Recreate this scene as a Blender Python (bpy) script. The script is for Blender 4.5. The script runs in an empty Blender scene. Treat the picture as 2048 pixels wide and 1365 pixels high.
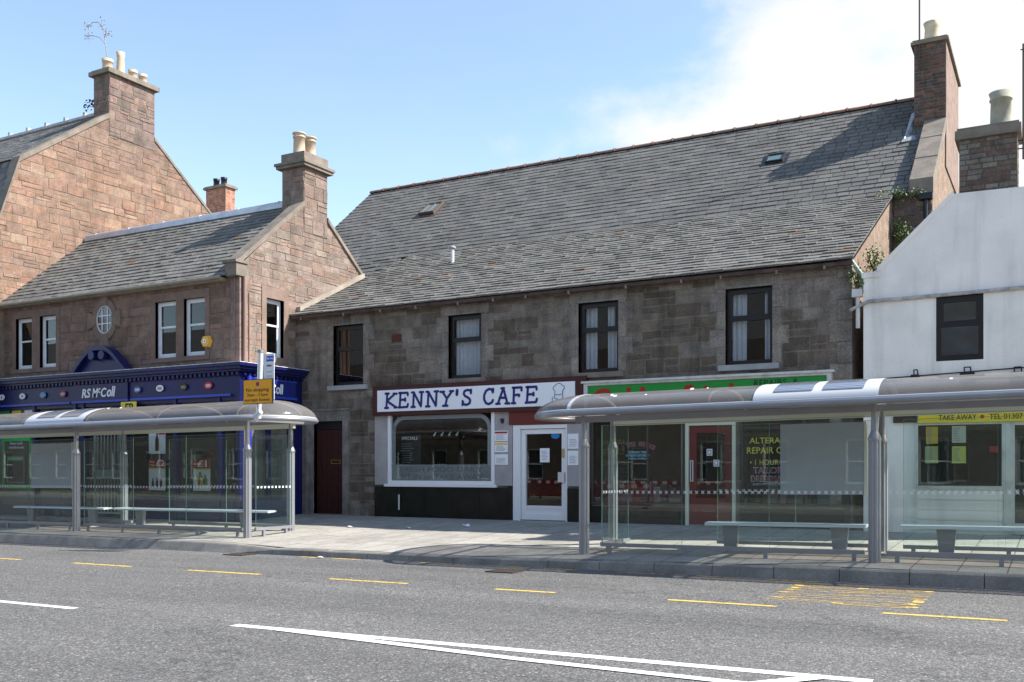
import bpy, bmesh, math, random
from mathutils import Vector, Matrix
R = math.radians
scene = bpy.context.scene
# ------------------------------------------------------------------ camera
CF, CH, CT, EYE = 1960.0, 940.0, R(29.2), 1.55
cam = bpy.data.objects.new('camera', bpy.data.cameras.new('camera'))
scene.collection.objects.link(cam); scene.camera = cam
cam.location = (0, 0, EYE); cam.rotation_euler = (R(90), 0, CT)
cam.data.sensor_width = 36; cam.data.lens = 36*CF/2048
cam.data.shift_y = (CH-682.5)/2048; cam.data.clip_start = .1; cam.data.clip_end = 2000
# ------------------------------------------------------------------ sun, sky, exposure
SUN = Vector((2.2, .95, 2.3)).normalized()
EL = math.asin(SUN.z); AZ = math.atan2(SUN.x, SUN.y)
sl = bpy.data.lights.new('sun', 'SUN'); sl.energy = 5.0; sl.angle = R(.53); sl.color = (1, .955, .89)
so = bpy.data.objects.new('sun', sl); scene.collection.objects.link(so)
so.rotation_euler = SUN.to_track_quat('Z', 'Y').to_euler(); so.location = (20, 10, 30)
scene.view_settings.view_transform = 'Standard'; scene.view_settings.look = 'None'
scene.view_settings.exposure = .98; scene.view_settings.gamma = 1
scene.render.resolution_x = 1024; scene.render.resolution_y = 682

def cdir(x, y):
    f = Vector((-math.sin(CT), math.cos(CT), 0)); r = Vector((math.cos(CT), math.sin(CT), 0))
    return f + r*((x-1024)/CF) + Vector((0, 0, (CH-y)/CF))
w = bpy.data.worlds.new('World'); scene.world = w; w.use_nodes = True
nt = w.node_tree; nt.nodes.clear()
def N(t, **k):
    n = nt.nodes.new(t)
    for a, b in k.items(): setattr(n, a, b)
    return n
def L(a, b): nt.links.new(a, b)
sky = N('ShaderNodeTexSky', sky_type='NISHITA', sun_disc=False, sun_elevation=EL, sun_rotation=AZ, altitude=50)
sky.air_density = 1.0; sky.dust_density = .15; sky.ozone_density = 1.6
bg = N('ShaderNodeBackground'); bg.inputs[1].default_value = .12
out = N('ShaderNodeOutputWorld')
tc = N('ShaderNodeTexCoord')
# one big bank of white cloud whose edge runs along a great circle, broken up by noise
d1 = cdir(990, 330).normalized(); d2 = cdir(1460, -20).normalized()
nn = d1.cross(d2).normalized()
if nn.dot(cdir(1700, 250)) < 0: nn = -nn
dot = N('ShaderNodeVectorMath', operation='DOT_PRODUCT'); dot.inputs[1].default_value = nn
L(tc.outputs['Generated'], dot.inputs[0])
def noise(scale, det, sc=(1, 1, 1)):
    m = N('ShaderNodeMapping'); m.inputs['Scale'].default_value = sc; L(tc.outputs['Generated'], m.inputs[0])
    n = N('ShaderNodeTexNoise'); n.inputs['Scale'].default_value = scale; n.inputs['Detail'].default_value = det
    n.inputs['Roughness'].default_value = .58; L(m.outputs[0], n.inputs[0]); return n.outputs['Fac']
def math_(op, a, b=None, c=None, clamp=False):
    n = N('ShaderNodeMath', operation=op, use_clamp=clamp)
    for i, v in enumerate((a, b, c)):
        if v is None: continue
        if isinstance(v, (int, float)): n.inputs[i].default_value = v
        else: L(v, n.inputs[i])
    return n.outputs[0]
cl = math_('ADD', math_('MULTIPLY', dot.outputs['Value'], 6.5), math_('MULTIPLY', math_('SUBTRACT', noise(5.5, 9, (1, 1, 1.9)), .5), 2.6))
cl = math_('ADD', cl, -.02)
cm = N('ShaderNodeMapRange', interpolation_type='SMOOTHSTEP'); L(cl, cm.inputs[0])
cm.inputs[1].default_value = -.25; cm.inputs[2].default_value = .6; cm.inputs[4].default_value = .96
hz = N('ShaderNodeMapRange', interpolation_type='SMOOTHSTEP'); L(noise(2.2, 4, (1, 1, 2.5)), hz.inputs[0])
hz.inputs[1].default_value = .35; hz.inputs[2].default_value = .8; hz.inputs[4].default_value = .12
# the bank only fills this part of the sky
d3 = N('ShaderNodeVectorMath', operation='DOT_PRODUCT'); d3.inputs[1].default_value = cdir(1900, 60).normalized(); L(tc.outputs['Generated'], d3.inputs[0])
lim = N('ShaderNodeMapRange', interpolation_type='SMOOTHSTEP'); L(d3.outputs['Value'], lim.inputs[0]); lim.inputs[1].default_value = .45; lim.inputs[2].default_value = .8
cf = math_('MAXIMUM', math_('MULTIPLY', cm.outputs[0], lim.outputs[0]), hz.outputs[0])
tint = N('ShaderNodeMixRGB', blend_type='MULTIPLY'); tint.inputs[0].default_value = 1
tint.inputs[2].default_value = (1.42, 1.32, 1.22, 1); L(sky.outputs[0], tint.inputs[1])
mx = N('ShaderNodeMixRGB'); mx.inputs[2].default_value = (4.4, 4.4, 4.35, 1)
L(cf, mx.inputs[0]); L(tint.outputs[0], mx.inputs[1]); L(mx.outputs[0], bg.inputs[0]); L(bg.outputs[0], out.inputs[0])

# ------------------------------------------------------------------ points read off the photograph, on known planes
def ray_plane(x, y, n, d):
    r = cdir(x, y); c = Vector((0, 0, EYE)); n = Vector(n)
    return c + r*((d - n.dot(c))/n.dot(r))
def onY(x, y, Y): p = ray_plane(x, y, (0, 1, 0), Y); return p.x, p.z
def onX(x, y, X): p = ray_plane(x, y, (1, 0, 0), X); return p.y, p.z
def road_pt(x, y): p = ray_plane(x, y, (-.006, 0, 1), 0); return p.x, p.y
def lerp(a, b, t): return a+(b-a)*t
def hk(X):
    pts = [(-60, .19), (-14.6, .19), (-13.2, .12), (-8, .12), (-3, .19), (40, .19)]
    for (a, ha), (b, hb) in zip(pts, pts[1:]):
        if a <= X <= b: return lerp(ha, hb, (X-a)/(b-a))
    return .19
YK, YF, YM, XM, YW = 14.2, 20.1, 18.07, -17.9, 19.9
def pz(X, Y):
    b = .006*X+hk(X); t = (Y-YK)/(YF-YK)
    return b+(.37-b)*t
def pave_pt(x, y):
    z = .15
    for _ in range(12):
        p = ray_plane(x, y, (0, 0, 1), z); z = pz(p.x, p.y)
    return p.x, p.y

# ------------------------------------------------------------------ materials
def lin(r, g=None, b=None):
    if g is None: r, g, b = r
    f = lambda c: (c/255/12.92 if c/255 <= .04045 else ((c/255+.055)/1.055)**2.4)
    return (f(r), f(g), f(b))
MATS = {}
def mat(name, col=(.5, .5, .5), rough=.7, metal=0., var=0., vs=3., var2=0., vs2=25., bump=0., bs=40., attr=False,
        spec=.4, emit=0., coat=0., stretch=(1, 1, 1), dirt=None, dirt_s=1.2, dirt_amt=.0, streak=0.):
    if name in MATS: return MATS[name]
    m = bpy.data.materials.new(name); m.use_nodes = True; t = m.node_tree; b = t.nodes['Principled BSDF']
    b.inputs['Roughness'].default_value = rough; b.inputs['Metallic'].default_value = metal
    b.inputs['Specular IOR Level'].default_value = spec; b.inputs['Coat Weight'].default_value = coat
    tcn = t.nodes.new('ShaderNodeTexCoord'); mp = t.nodes.new('ShaderNodeMapping'); mp.inputs['Scale'].default_value = stretch
    t.links.new(tcn.outputs['Object'], mp.inputs[0])
    if attr:
        a = t.nodes.new('ShaderNodeAttribute'); a.attribute_name = 'Col'; cur = a.outputs['Color']
    else:
        a = t.nodes.new('ShaderNodeRGB'); a.outputs[0].default_value = (*col, 1); cur = a.outputs[0]
    def nz(s, det=4):
        n = t.nodes.new('ShaderNodeTexNoise'); n.inputs['Scale'].default_value = s; n.inputs['Detail'].default_value = det
        t.links.new(mp.outputs[0], n.inputs[0]); return n
    for amt, s in ((var, vs), (var2, vs2)):
        if amt:
            n = nz(s); r = t.nodes.new('ShaderNodeMapRange'); r.inputs[1].default_value = .3; r.inputs[2].default_value = .7
            r.inputs[3].default_value = 1-amt; r.inputs[4].default_value = 1+amt; t.links.new(n.outputs['Fac'], r.inputs[0])
            k = t.nodes.new('ShaderNodeVectorMath'); k.operation = 'SCALE'
            t.links.new(cur, k.inputs[0]); t.links.new(r.outputs[0], k.inputs['Scale']); cur = k.outputs[0]
    if dirt:
        n = nz(dirt_s, 6); r = t.nodes.new('ShaderNodeMapRange'); r.inputs[1].default_value = .5; r.inputs[2].default_value = .68
        r.inputs[4].default_value = dirt_amt; t.links.new(n.outputs['Fac'], r.inputs[0])
        x = t.nodes.new('ShaderNodeMixRGB'); x.inputs[2].default_value = (*dirt, 1)
        t.links.new(r.outputs[0], x.inputs[0]); t.links.new(cur, x.inputs[1]); cur = x.outputs[0]
    if streak:
        m2 = t.nodes.new('ShaderNodeMapping'); m2.inputs['Scale'].default_value = (2.6, 2.6, .28); t.links.new(tcn.outputs['Object'], m2.inputs[0])
        n = t.nodes.new('ShaderNodeTexNoise'); n.inputs['Scale'].default_value = 1.0; n.inputs['Detail'].default_value = 7; n.inputs['Roughness'].default_value = .6; t.links.new(m2.outputs[0], n.inputs[0])
        r = t.nodes.new('ShaderNodeMapRange'); r.inputs[1].default_value = .5; r.inputs[2].default_value = .72; r.inputs[3].default_value = 1; r.inputs[4].default_value = 1-streak; t.links.new(n.outputs['Fac'], r.inputs[0])
        k = t.nodes.new('ShaderNodeVectorMath'); k.operation = 'SCALE'; t.links.new(cur, k.inputs[0]); t.links.new(r.outputs[0], k.inputs['Scale']); cur = k.outputs[0]
    t.links.new(cur, b.inputs['Base Color'])
    if emit:
        t.links.new(cur, b.inputs['Emission Color']); b.inputs['Emission Strength'].default_value = emit
    if bump:
        n = nz(bs, 5); bp = t.nodes.new('ShaderNodeBump'); bp.inputs['Strength'].default_value = bump; bp.inputs['Distance'].default_value = .02
        t.links.new(n.outputs['Fac'], bp.inputs['Height']); t.links.new(bp.outputs[0], b.inputs['Normal'])
    MATS[name] = m; return m
def glass(name, tint=(.8, .85, .85), base=.05, dust=0., dustcol=(.6, .65, .65), rough=0., power=4.5, top=.9):
    m = bpy.data.materials.new(name); m.use_nodes = True; t = m.node_tree; t.nodes.clear(); o = t.nodes.new('ShaderNodeOutputMaterial')
    tr = t.nodes.new('ShaderNodeBsdfTransparent'); tr.inputs[0].default_value = (*tint, 1)
    gl = t.nodes.new('ShaderNodeBsdfGlossy'); gl.inputs['Roughness'].default_value = rough; gl.inputs[0].default_value = (.95, .97, .97, 1)
    lw = t.nodes.new('ShaderNodeLayerWeight'); lw.inputs[0].default_value = .5
    pw = t.nodes.new('ShaderNodeMath'); pw.operation = 'POWER'; pw.inputs[1].default_value = power; t.links.new(lw.outputs['Facing'], pw.inputs[0])
    ma = t.nodes.new('ShaderNodeMath'); ma.operation = 'MULTIPLY_ADD'; ma.inputs[1].default_value = top; ma.inputs[2].default_value = base
    t.links.new(pw.outputs[0], ma.inputs[0])
    x = t.nodes.new('ShaderNodeMixShader'); t.links.new(ma.outputs[0], x.inputs[0]); t.links.new(tr.outputs[0], x.inputs[1]); t.links.new(gl.outputs[0], x.inputs[2])
    cur = x.outputs[0]
    if dust:
        df = t.nodes.new('ShaderNodeBsdfDiffuse'); df.inputs[0].default_value = (*dustcol, 1)
        tcn = t.nodes.new('ShaderNodeTexCoord'); n = t.nodes.new('ShaderNodeTexNoise'); n.inputs['Scale'].default_value = 1.6; n.inputs['Detail'].default_value = 6
        t.links.new(tcn.outputs['Object'], n.inputs[0])
        mr = t.nodes.new('ShaderNodeMapRange'); mr.inputs[3].default_value = dust*.6; mr.inputs[4].default_value = dust*1.4; t.links.new(n.outputs['Fac'], mr.inputs[0])
        y = t.nodes.new('ShaderNodeMixShader'); t.links.new(mr.outputs[0], y.inputs[0]); t.links.new(cur, y.inputs[1]); t.links.new(df.outputs[0], y.inputs[2]); cur = y.outputs[0]
    t.links.new(cur, o.inputs[0]); MATS[name] = m; return m

m_stone = mat('sandstone', attr=True, rough=.9, var=.22, vs=4, var2=.2, vs2=22, bump=.9, bs=26, spec=.15, streak=.22)
m_ashlar = mat('ashlar', attr=True, rough=.9, var=.16, vs=3, var2=.1, vs2=30, bump=.4, bs=45, spec=.15)
m_cafe = mat('rubble', attr=True, rough=.95, var=.28, vs=3.5, var2=.3, vs2=40, bump=1.0, bs=55, spec=.1, streak=.45)
m_slate = mat('slate', attr=True, streak=.12, rough=.8, var=.13, vs=.9, var2=.08, vs2=30, bump=.35, bs=30, spec=.12)
m_harl = mat('harling', (.25, .185, .14), rough=.95, var=.25, vs=5, var2=.25, vs2=30, bump=1.2, bs=22, spec=.1)
m_render = mat('white_render', (.84, .79, .73), rough=.85, var=.05, vs=1.5, var2=.03, vs2=30, bump=.25, bs=18, dirt=(.36, .35, .32), dirt_s=.9, dirt_amt=.22, streak=.22)
m_lead = mat('lead', (.3, .32, .35), rough=.45, var=.2, vs=6, metal=.3)
m_clay = mat('clay_pot', (.52, .40, .29), rough=.75, var=.14, vs=5, dirt=(.2, .2, .12), dirt_s=5, dirt_amt=.4)
m_ridge = mat('ridge_clay', attr=True, rough=.8, var=.25, vs=4, var2=.2, vs2=20, spec=.2)
m_skew = mat('skew_stone', (.2, .165, .135), rough=.9, var=.25, vs=3, bump=.5, bs=25, dirt=(.12, .12, .08), dirt_s=2.5, dirt_amt=.6)
m_white = mat('white_paint', (.70, .71, .72), rough=.45, var=.06, vs=4)
m_whited = mat('aged_white_paint', (.58, .57, .54), rough=.6, var=.1, vs=5, dirt=(.3, .28, .24), dirt_s=6, dirt_amt=.4)
m_brownf = mat('dark_brown_upvc', (.012, .010, .009), rough=.35)
m_room = mat('dark_interior', (.028, .025, .022), rough=.9)
m_room2 = mat('shop_interior', (.05, .043, .036), rough=.9, var=.35, vs=2.2)
m_curtain = mat('net_curtain', (.62, .63, .66), rough=.9, var=.08, vs=12)
m_blue = mat('navy_gloss', (.007, .009, .075), rough=.35, coat=.1, var=.1)
m_bluel = mat('blue_gloss', (.03, .07, .42), rough=.3, coat=.4)
m_wood = mat('dark_red_door', (.045, .010, .008), rough=.5, var=.15, vs=8)
m_red = mat('red_door_paint', (.13, .004, .008), rough=.35, coat=.3)
m_maroon = mat('maroon_board', (.055, .010, .009), rough=.4)
m_panel = mat('white_sign_face', (.84, .85, .88), rough=.3, var=.03, vs=2)
m_letter = mat('navy_letter', (.015, .015, .15), rough=.35)
m_black = mat('black_tile', (.010, .011, .010), rough=.3, var=.4, vs=3, spec=.25)
m_pilast = mat('grey_render_pilaster', (.36, .335, .33), rough=.85, var=.12, vs=3, bump=.3, bs=60)
m_upvc = mat('white_upvc', (.80, .79, .79), rough=.3)
m_paper = mat('paper', (.82, .82, .84), rough=.6)
m_ink = mat('ink', (.12, .12, .14), rough=.6)
m_green = mat('green_sign', (.012, .26, .035), rough=.35)
m_redl = mat('red_letter', (.38, .012, .010), rough=.4)
m_yell = mat('yellow_sign', (.76, .56, .025), rough=.4)
m_amber = mat('amber_plate', (.80, .36, .01), rough=.4)
m_dark = mat('black_plastic', (.012, .012, .013), rough=.4)
m_alu = mat('aluminium', (.27, .274, .292), rough=.38, metal=.35, var=.07, vs=3, spec=.5)
m_aluw = mat('light_aluminium', (.62, .64, .67), rough=.3, metal=.4, spec=.5)
m_bench = mat('steel_bench', (.62, .66, .67), rough=.35, metal=.2)
m_pvw = mat('white_roof_panel', (.56, .57, .58), rough=.35)
m_iron = mat('cast_iron', (.05, .035, .03), rough=.6)
m_cream = mat('cream_strip', (.66, .64, .5), rough=.5)
m_pane = glass('window_glass', (.72, .76, .78), base=.06, top=.85, power=4)
m_shopg = glass('shop_glass', (.84, .87, .86), base=.05, top=.85, power=4)
m_shelg = glass('shelter_glass', (.92, .962, .95), base=.025, top=.6, dust=.006, dustcol=(.42, .56, .56))
m_edge = mat('glass_edge', (.14, .26, .22), rough=.2)
m_frost = glass('frosted_film', (.55, .58, .58), base=.06, dust=.6, dustcol=(.42, .45, .45))
m_grass = mat('leaf', attr=True, rough=.6)
m_rib = mat('beige_rib', (.42, .37, .31), rough=.4)
def smoky():
    m = glass('smoky_polycarbonate', (.62, .56, .50), base=.05, dust=.34, dustcol=(.30, .285, .27), rough=.12, power=3.2, top=.7); return m
m_smoke = smoky()

# solar cells
def cells():
    m = mat('solar_cells', (.09, .12, .20), rough=.18, coat=.5); t = m.node_tree; b = t.nodes['Principled BSDF']
    tcn = t.nodes.new('ShaderNodeTexCoord'); wv = t.nodes.new('ShaderNodeTexWave'); wv.bands_direction = 'Y'; wv.inputs['Scale'].default_value = 6
    t.links.new(tcn.outputs['Object'], wv.inputs[0])
    cr = t.nodes.new('ShaderNodeValToRGB'); cr.color_ramp.elements[0].position = .93; cr.color_ramp.elements[1].position = .97
    cr.color_ramp.elements[0].color = (.11, .13, .17, 1); cr.color_ramp.elements[1].color = (.5, .55, .6, 1)
    t.links.new(wv.outputs['Fac'], cr.inputs[0]); t.links.new(cr.outputs[0], b.inputs['Base Color']); return m
m_cells = cells()
def asphalt():
    m = bpy.data.materials.new('asphalt'); m.use_nodes = True; t = m.node_tree; b = t.nodes['Principled BSDF']; b.inputs['Roughness'].default_value = .85
    tcn = t.nodes.new('ShaderNodeTexCoord')
    def nz(s, d=3, rg=.6, sc=None):
        n = t.nodes.new('ShaderNodeTexNoise'); n.inputs['Scale'].default_value = s; n.inputs['Detail'].default_value = d; n.inputs['Roughness'].default_value = rg
        if sc:
            mp = t.nodes.new('ShaderNodeMapping'); mp.inputs['Scale'].default_value = sc; t.links.new(tcn.outputs['Object'], mp.inputs[0]); t.links.new(mp.outputs[0], n.inputs[0])
        else: t.links.new(tcn.outputs['Object'], n.inputs[0])
        return n
    v = t.nodes.new('ShaderNodeTexVoronoi'); v.inputs['Scale'].default_value = 50; t.links.new(tcn.outputs['Object'], v.inputs[0])
    cr = t.nodes.new('ShaderNodeValToRGB'); e = cr.color_ramp.elements
    e[0].position = .0; e[0].color = (.075, .073, .07, 1); e[1].position = 1; e[1].color = (.46, .425, .36, 1)
    q = e.new(.45); q.color = (.14, .136, .13, 1); q = e.new(.8); q.color = (.19, .182, .17, 1)
    t.links.new(v.outputs['Color'], cr.inputs[0])
    # darker binder between the chippings
    cr2 = t.nodes.new('ShaderNodeMapRange'); cr2.inputs[1].default_value = .35; cr2.inputs[2].default_value = .75; cr2.inputs[3].default_value = 1; cr2.inputs[4].default_value = .5
    t.links.new(v.outputs['Distance'], cr2.inputs[0])
    big = nz(.8, 5, .5, (.10, 1.1, 1)); r = t.nodes.new('ShaderNodeMapRange'); r.inputs[1].default_value = .3; r.inputs[2].default_value = .7; r.inputs[3].default_value = .80; r.inputs[4].default_value = 1.14
    t.links.new(big.outputs['Fac'], r.inputs[0])
    fine = nz(130, 3); r2 = t.nodes.new('ShaderNodeMapRange'); r2.inputs[1].default_value = .3; r2.inputs[2].default_value = .7; r2.inputs[3].default_value = .7; r2.inputs[4].default_value = 1.3
    t.links.new(fine.outputs['Fac'], r2.inputs[0])
    cur = cr.outputs[0]
    for o in (cr2.outputs[0], r.outputs[0], r2.outputs[0]):
        k = t.nodes.new('ShaderNodeVectorMath'); k.operation = 'SCALE'; t.links.new(cur, k.inputs[0]); t.links.new(o, k.inputs['Scale']); cur = k.outputs[0]
    st2 = nz(.9, 6, .6, (.28, .75, 1)); r3 = t.nodes.new('ShaderNodeMapRange'); r3.inputs[1].default_value = .54; r3.inputs[2].default_value = .70; r3.inputs[3].default_value = 1; r3.inputs[4].default_value = .82
    t.links.new(st2.outputs['Fac'], r3.inputs[0]); k = t.nodes.new('ShaderNodeVectorMath'); k.operation = 'SCALE'; t.links.new(cur, k.inputs[0]); t.links.new(r3.outputs[0], k.inputs['Scale']); cur = k.outputs[0]
    # worn streak stains along the street and thin cracks
    crk = t.nodes.new('ShaderNodeTexVoronoi'); crk.feature = 'DISTANCE_TO_EDGE'; crk.inputs['Scale'].default_value = .33
    mp = t.nodes.new('ShaderNodeMapping'); mp.inputs['Scale'].default_value = (.28, 1.0, 1); t.links.new(tcn.outputs['Object'], mp.inputs[0])
    ds = nz(1.5, 4); ad = t.nodes.new('ShaderNodeMixRGB'); ad.blend_type = 'LINEAR_LIGHT'; ad.inputs[0].default_value = .35
    t.links.new(mp.outputs[0], ad.inputs[1]); t.links.new(ds.outputs['Color'], ad.inputs[2]); t.links.new(ad.outputs[0], crk.inputs[0])
    cm2 = t.nodes.new('ShaderNodeMapRange'); cm2.inputs[1].default_value = 0; cm2.inputs[2].default_value = .006; cm2.inputs[3].default_value = .62; cm2.inputs[4].default_value = 1
    t.links.new(crk.outputs['Distance'], cm2.inputs[0])
    k = t.nodes.new('ShaderNodeVectorMath'); k.operation = 'SCALE'; t.links.new(cur, k.inputs[0]); t.links.new(cm2.outputs[0], k.inputs['Scale']); cur = k.outputs[0]
    t.links.new(cur, b.inputs['Base Color'])
    bp = t.nodes.new('ShaderNodeBump'); bp.inputs['Strength'].default_value = .55; bp.inputs['Distance'].default_value = .008; bp.invert = True
    t.links.new(v.outputs['Distance'], bp.inputs['Height']); t.links.new(bp.outputs[0], b.inputs['Normal']); return m
m_asph = asphalt()
def paving():
    m = bpy.data.materials.new('paving_slabs'); m.use_nodes = True; t = m.node_tree; b = t.nodes['Principled BSDF']; b.inputs['Roughness'].default_value = .85
    tcn = t.nodes.new('ShaderNodeTexCoord'); br = t.nodes.new('ShaderNodeTexBrick'); br.inputs['Scale'].default_value = 1
    mp = t.nodes.new('ShaderNodeMapping'); mp.inputs['Rotation'].default_value = (0, 0, R(90)); t.links.new(tcn.outputs['Object'], mp.inputs[0])
    br.inputs['Brick Width'].default_value = .9; br.inputs['Row Height'].default_value = .6; br.inputs['Mortar Size'].default_value = .012; br.inputs['Mortar Smooth'].default_value = .3
    br.inputs['Color1'].default_value = (.29, .272, .235, 1); br.inputs['Color2'].default_value = (.33, .31, .27, 1); br.inputs['Mortar'].default_value = (.12, .112, .095, 1); br.offset = .5
    t.links.new(mp.outputs[0], br.inputs[0])
    cur = br.outputs['Color']
    for s, a in ((.7, .16), (3.2, .12), (14, .12), (90, .16)):
        n = t.nodes.new('ShaderNodeTexNoise'); n.inputs['Scale'].default_value = s; n.inputs['Detail'].default_value = 5; t.links.new(tcn.outputs['Object'], n.inputs[0])
        r = t.nodes.new('ShaderNodeMapRange'); r.inputs[1].default_value = .3; r.inputs[2].default_value = .7; r.inputs[3].default_value = 1-a; r.inputs[4].default_value = 1+a; t.links.new(n.outputs['Fac'], r.inputs[0])
        k = t.nodes.new('ShaderNodeVectorMath'); k.operation = 'SCALE'; t.links.new(cur, k.inputs[0]); t.links.new(r.outputs[0], k.inputs['Scale']); cur = k.outputs[0]
    v = t.nodes.new('ShaderNodeTexVoronoi'); v.inputs['Scale'].default_value = 2.3; t.links.new(tcn.outputs['Object'], v.inputs[0])
    r = t.nodes.new('ShaderNodeMapRange'); r.inputs[1].default_value = .05; r.inputs[2].default_value = .075; r.inputs[3].default_value = .6; r.inputs[4].default_value = 1; t.links.new(v.outputs['Distance'], r.inputs[0])
    k = t.nodes.new('ShaderNodeVectorMath'); k.operation = 'SCALE'; t.links.new(cur, k.inputs[0]); t.links.new(r.outputs[0], k.inputs['Scale']); cur = k.outputs[0]
    t.links.new(cur, b.inputs['Base Color']); return m
m_pave = paving()
m_kerb = mat('kerb_granite', (.24, .225, .20), rough=.85, var=.25, vs=2.5, var2=.15, vs2=40, bump=.3, bs=60)
def worn(name, col, lo=.38, hi=.5, s=9):
    m = bpy.data.materials.new(name); m.use_nodes = True; t = m.node_tree; b = t.nodes['Principled BSDF']; b.inputs['Roughness'].default_value = .7
    b.inputs['Base Color'].default_value = (*col, 1); tcn = t.nodes.new('ShaderNodeTexCoord')
    n = t.nodes.new('ShaderNodeTexNoise'); n.inputs['Scale'].default_value = s; n.inputs['Detail'].default_value = 8; n.inputs['Roughness'].default_value = .75; t.links.new(tcn.outputs['Object'], n.inputs[0])
    r = t.nodes.new('ShaderNodeMapRange'); r.inputs[1].default_value = lo; r.inputs[2].default_value = hi; t.links.new(n.outputs['Fac'], r.inputs[0])
    t.links.new(r.outputs[0], b.inputs['Alpha']); return m
m_rwhite = worn('white_road_paint', (.72, .72, .70), .33, .42)
m_ryell = worn('yellow_road_paint', (.68, .44, .09), .38, .47, 12)
m_ryell2 = worn('worn_yellow_road_paint', (.66, .43, .10), .42, .52, 10)

# ------------------------------------------------------------------ mesh builder
rnd = random.Random(7)
def vary(c, a, r=None):
    r = r or rnd; k = 1+r.uniform(-a, a); return tuple(max(0, v*k*(1+r.uniform(-a, a)*.25)) for v in c)
class Plane:
    def __init__(s, ax, v): s.ax, s.v = ax, v
    def p(s, u, o, z): return (u, s.v-o, z) if s.ax == 'Y' else (s.v+o, u, z)
class MB:
    def __init__(s): s.v = []; s.f = []; s.c = []; s.sm = []
    def add(s, vs, fs, col=(.5, .5, .5), sm=False):
        n = len(s.v); s.v += [tuple(x) for x in vs]
        for f in fs: s.f.append([n+i for i in f]); s.c.append(col); s.sm.append(sm)
        return s
    def hexa(s, v, col=(.5, .5, .5)): return s.add(v, [(0, 3, 2, 1), (4, 5, 6, 7), (0, 1, 5, 4), (1, 2, 6, 5), (2, 3, 7, 6), (3, 0, 4, 7)], col)
    def box(s, a, b, col=(.5, .5, .5)):
        (x0, y0, z0), (x1, y1, z1) = a, b
        return s.hexa([(x0, y0, z0), (x1, y0, z0), (x1, y1, z0), (x0, y1, z0), (x0, y0, z1), (x1, y0, z1), (x1, y1, z1), (x0, y1, z1)], col)
    def pb(s, P, u0, u1, o0, o1, z0, z1, col=(.5, .5, .5)):
        return s.hexa([P.p(u0, o1, z0), P.p(u1, o1, z0), P.p(u1, o0, z0), P.p(u0, o0, z0), P.p(u0, o1, z1), P.p(u1, o1, z1), P.p(u1, o0, z1), P.p(u0, o0, z1)], col)
    def pq(s, P, u0, u1, o, z0, z1, col=(.5, .5, .5)):
        return s.add([P.p(u0, o, z0), P.p(u1, o, z0), P.p(u1, o, z1), P.p(u0, o, z1)], [(0, 1, 2, 3)], col)
    def frame(s, P, u0, u1, z0, z1, w, o0, o1, wb=None, wt=None):
        wb = wb or w; wt = wt or w
        s.pb(P, u0, u1, o0, o1, z0, z0+wb); s.pb(P, u0, u1, o0, o1, z1-wt, z1)
        s.pb(P, u0, u0+w, o0, o1, z0+wb, z1-wt); s.pb(P, u1-w, u1, o0, o1, z0+wb, z1-wt); return s
    def cyl(s, a, b, r0, r1=None, n=12, cap=True, col=(.5, .5, .5), sm=True):
        r1 = r0 if r1 is None else r1; a = Vector(a); b = Vector(b); d = (b-a).normalized()
        u = d.orthogonal().normalized(); v = d.cross(u); vs = []
        for c, r in ((a, r0), (b, r1)):
            for i in range(n):
                t = 2*math.pi*i/n; vs.append(c+u*math.cos(t)*r+v*math.sin(t)*r)
        s.add(vs, [(i, (i+1) % n, n+(i+1) % n, n+i) for i in range(n)], col, sm)
        if cap: s.add(vs, [tuple(range(n))[::-1], tuple(range(n, 2*n))], col)
        return s
    def path(s, pts, r, n=8, col=(.5, .5, .5)):
        for a, b in zip(pts, pts[1:]): s.cyl(a, b, r, n=n, col=col)
        return s
    def lathe(s, c, prof, n=20, col=(.5, .5, .5), sm=True, close=True):
        vs = []
        for r, z in prof:
            for i in range(n):
                t = 2*math.pi*i/n; vs.append((c[0]+r*math.cos(t), c[1]+r*math.sin(t), c[2]+z))
        fs = [(k*n+i, k*n+(i+1) % n, (k+1)*n+(i+1) % n, (k+1)*n+i) for k in range(len(prof)-1) for i in range(n)]
        s.add(vs, fs, col, sm)
        if close: s.add(vs[-n:], [tuple(range(n))], col)
        return s
    def build(s, name, m, parent=None, fix=True, **props):
        me = bpy.data.meshes.new(name); root = parent
        while root and root.parent: root = root.parent
        o0 = Vector(root.location) if root else Vector((0, 0, 0))
        if not parent and props.get('origin'): o0 = Vector(props['origin'])
        me.from_pydata([Vector(v)-o0 for v in s.v], [], s.f)
        ca = me.color_attributes.new('Col', 'FLOAT_COLOR', 'CORNER'); buf = []
        for f, c in zip(s.f, s.c): buf += [c[0], c[1], c[2], 1]*len(f)
        ca.data.foreach_set('color', buf); me.polygons.foreach_set('use_smooth', s.sm)
        if fix:
            bm = bmesh.new(); bm.from_mesh(me); bmesh.ops.recalc_face_normals(bm, faces=bm.faces); bm.to_mesh(me); bm.free()
        me.materials.append(m); me.update()
        o = bpy.data.objects.new(name, me); scene.collection.objects.link(o)
        if parent: o.parent = parent
        elif props.get('origin'): o.location = o0
        for k in ('label', 'category', 'group', 'kind'):
            if props.get(k): o[k] = props[k]
        return o
def thing(name, label, cat, loc, group=None):
    o = bpy.data.objects.new(name, None); scene.collection.objects.link(o); o.location = loc; o.empty_display_size = .3
    o['label'] = label; o['category'] = cat
    if group: o['group'] = group
    return o
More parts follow.
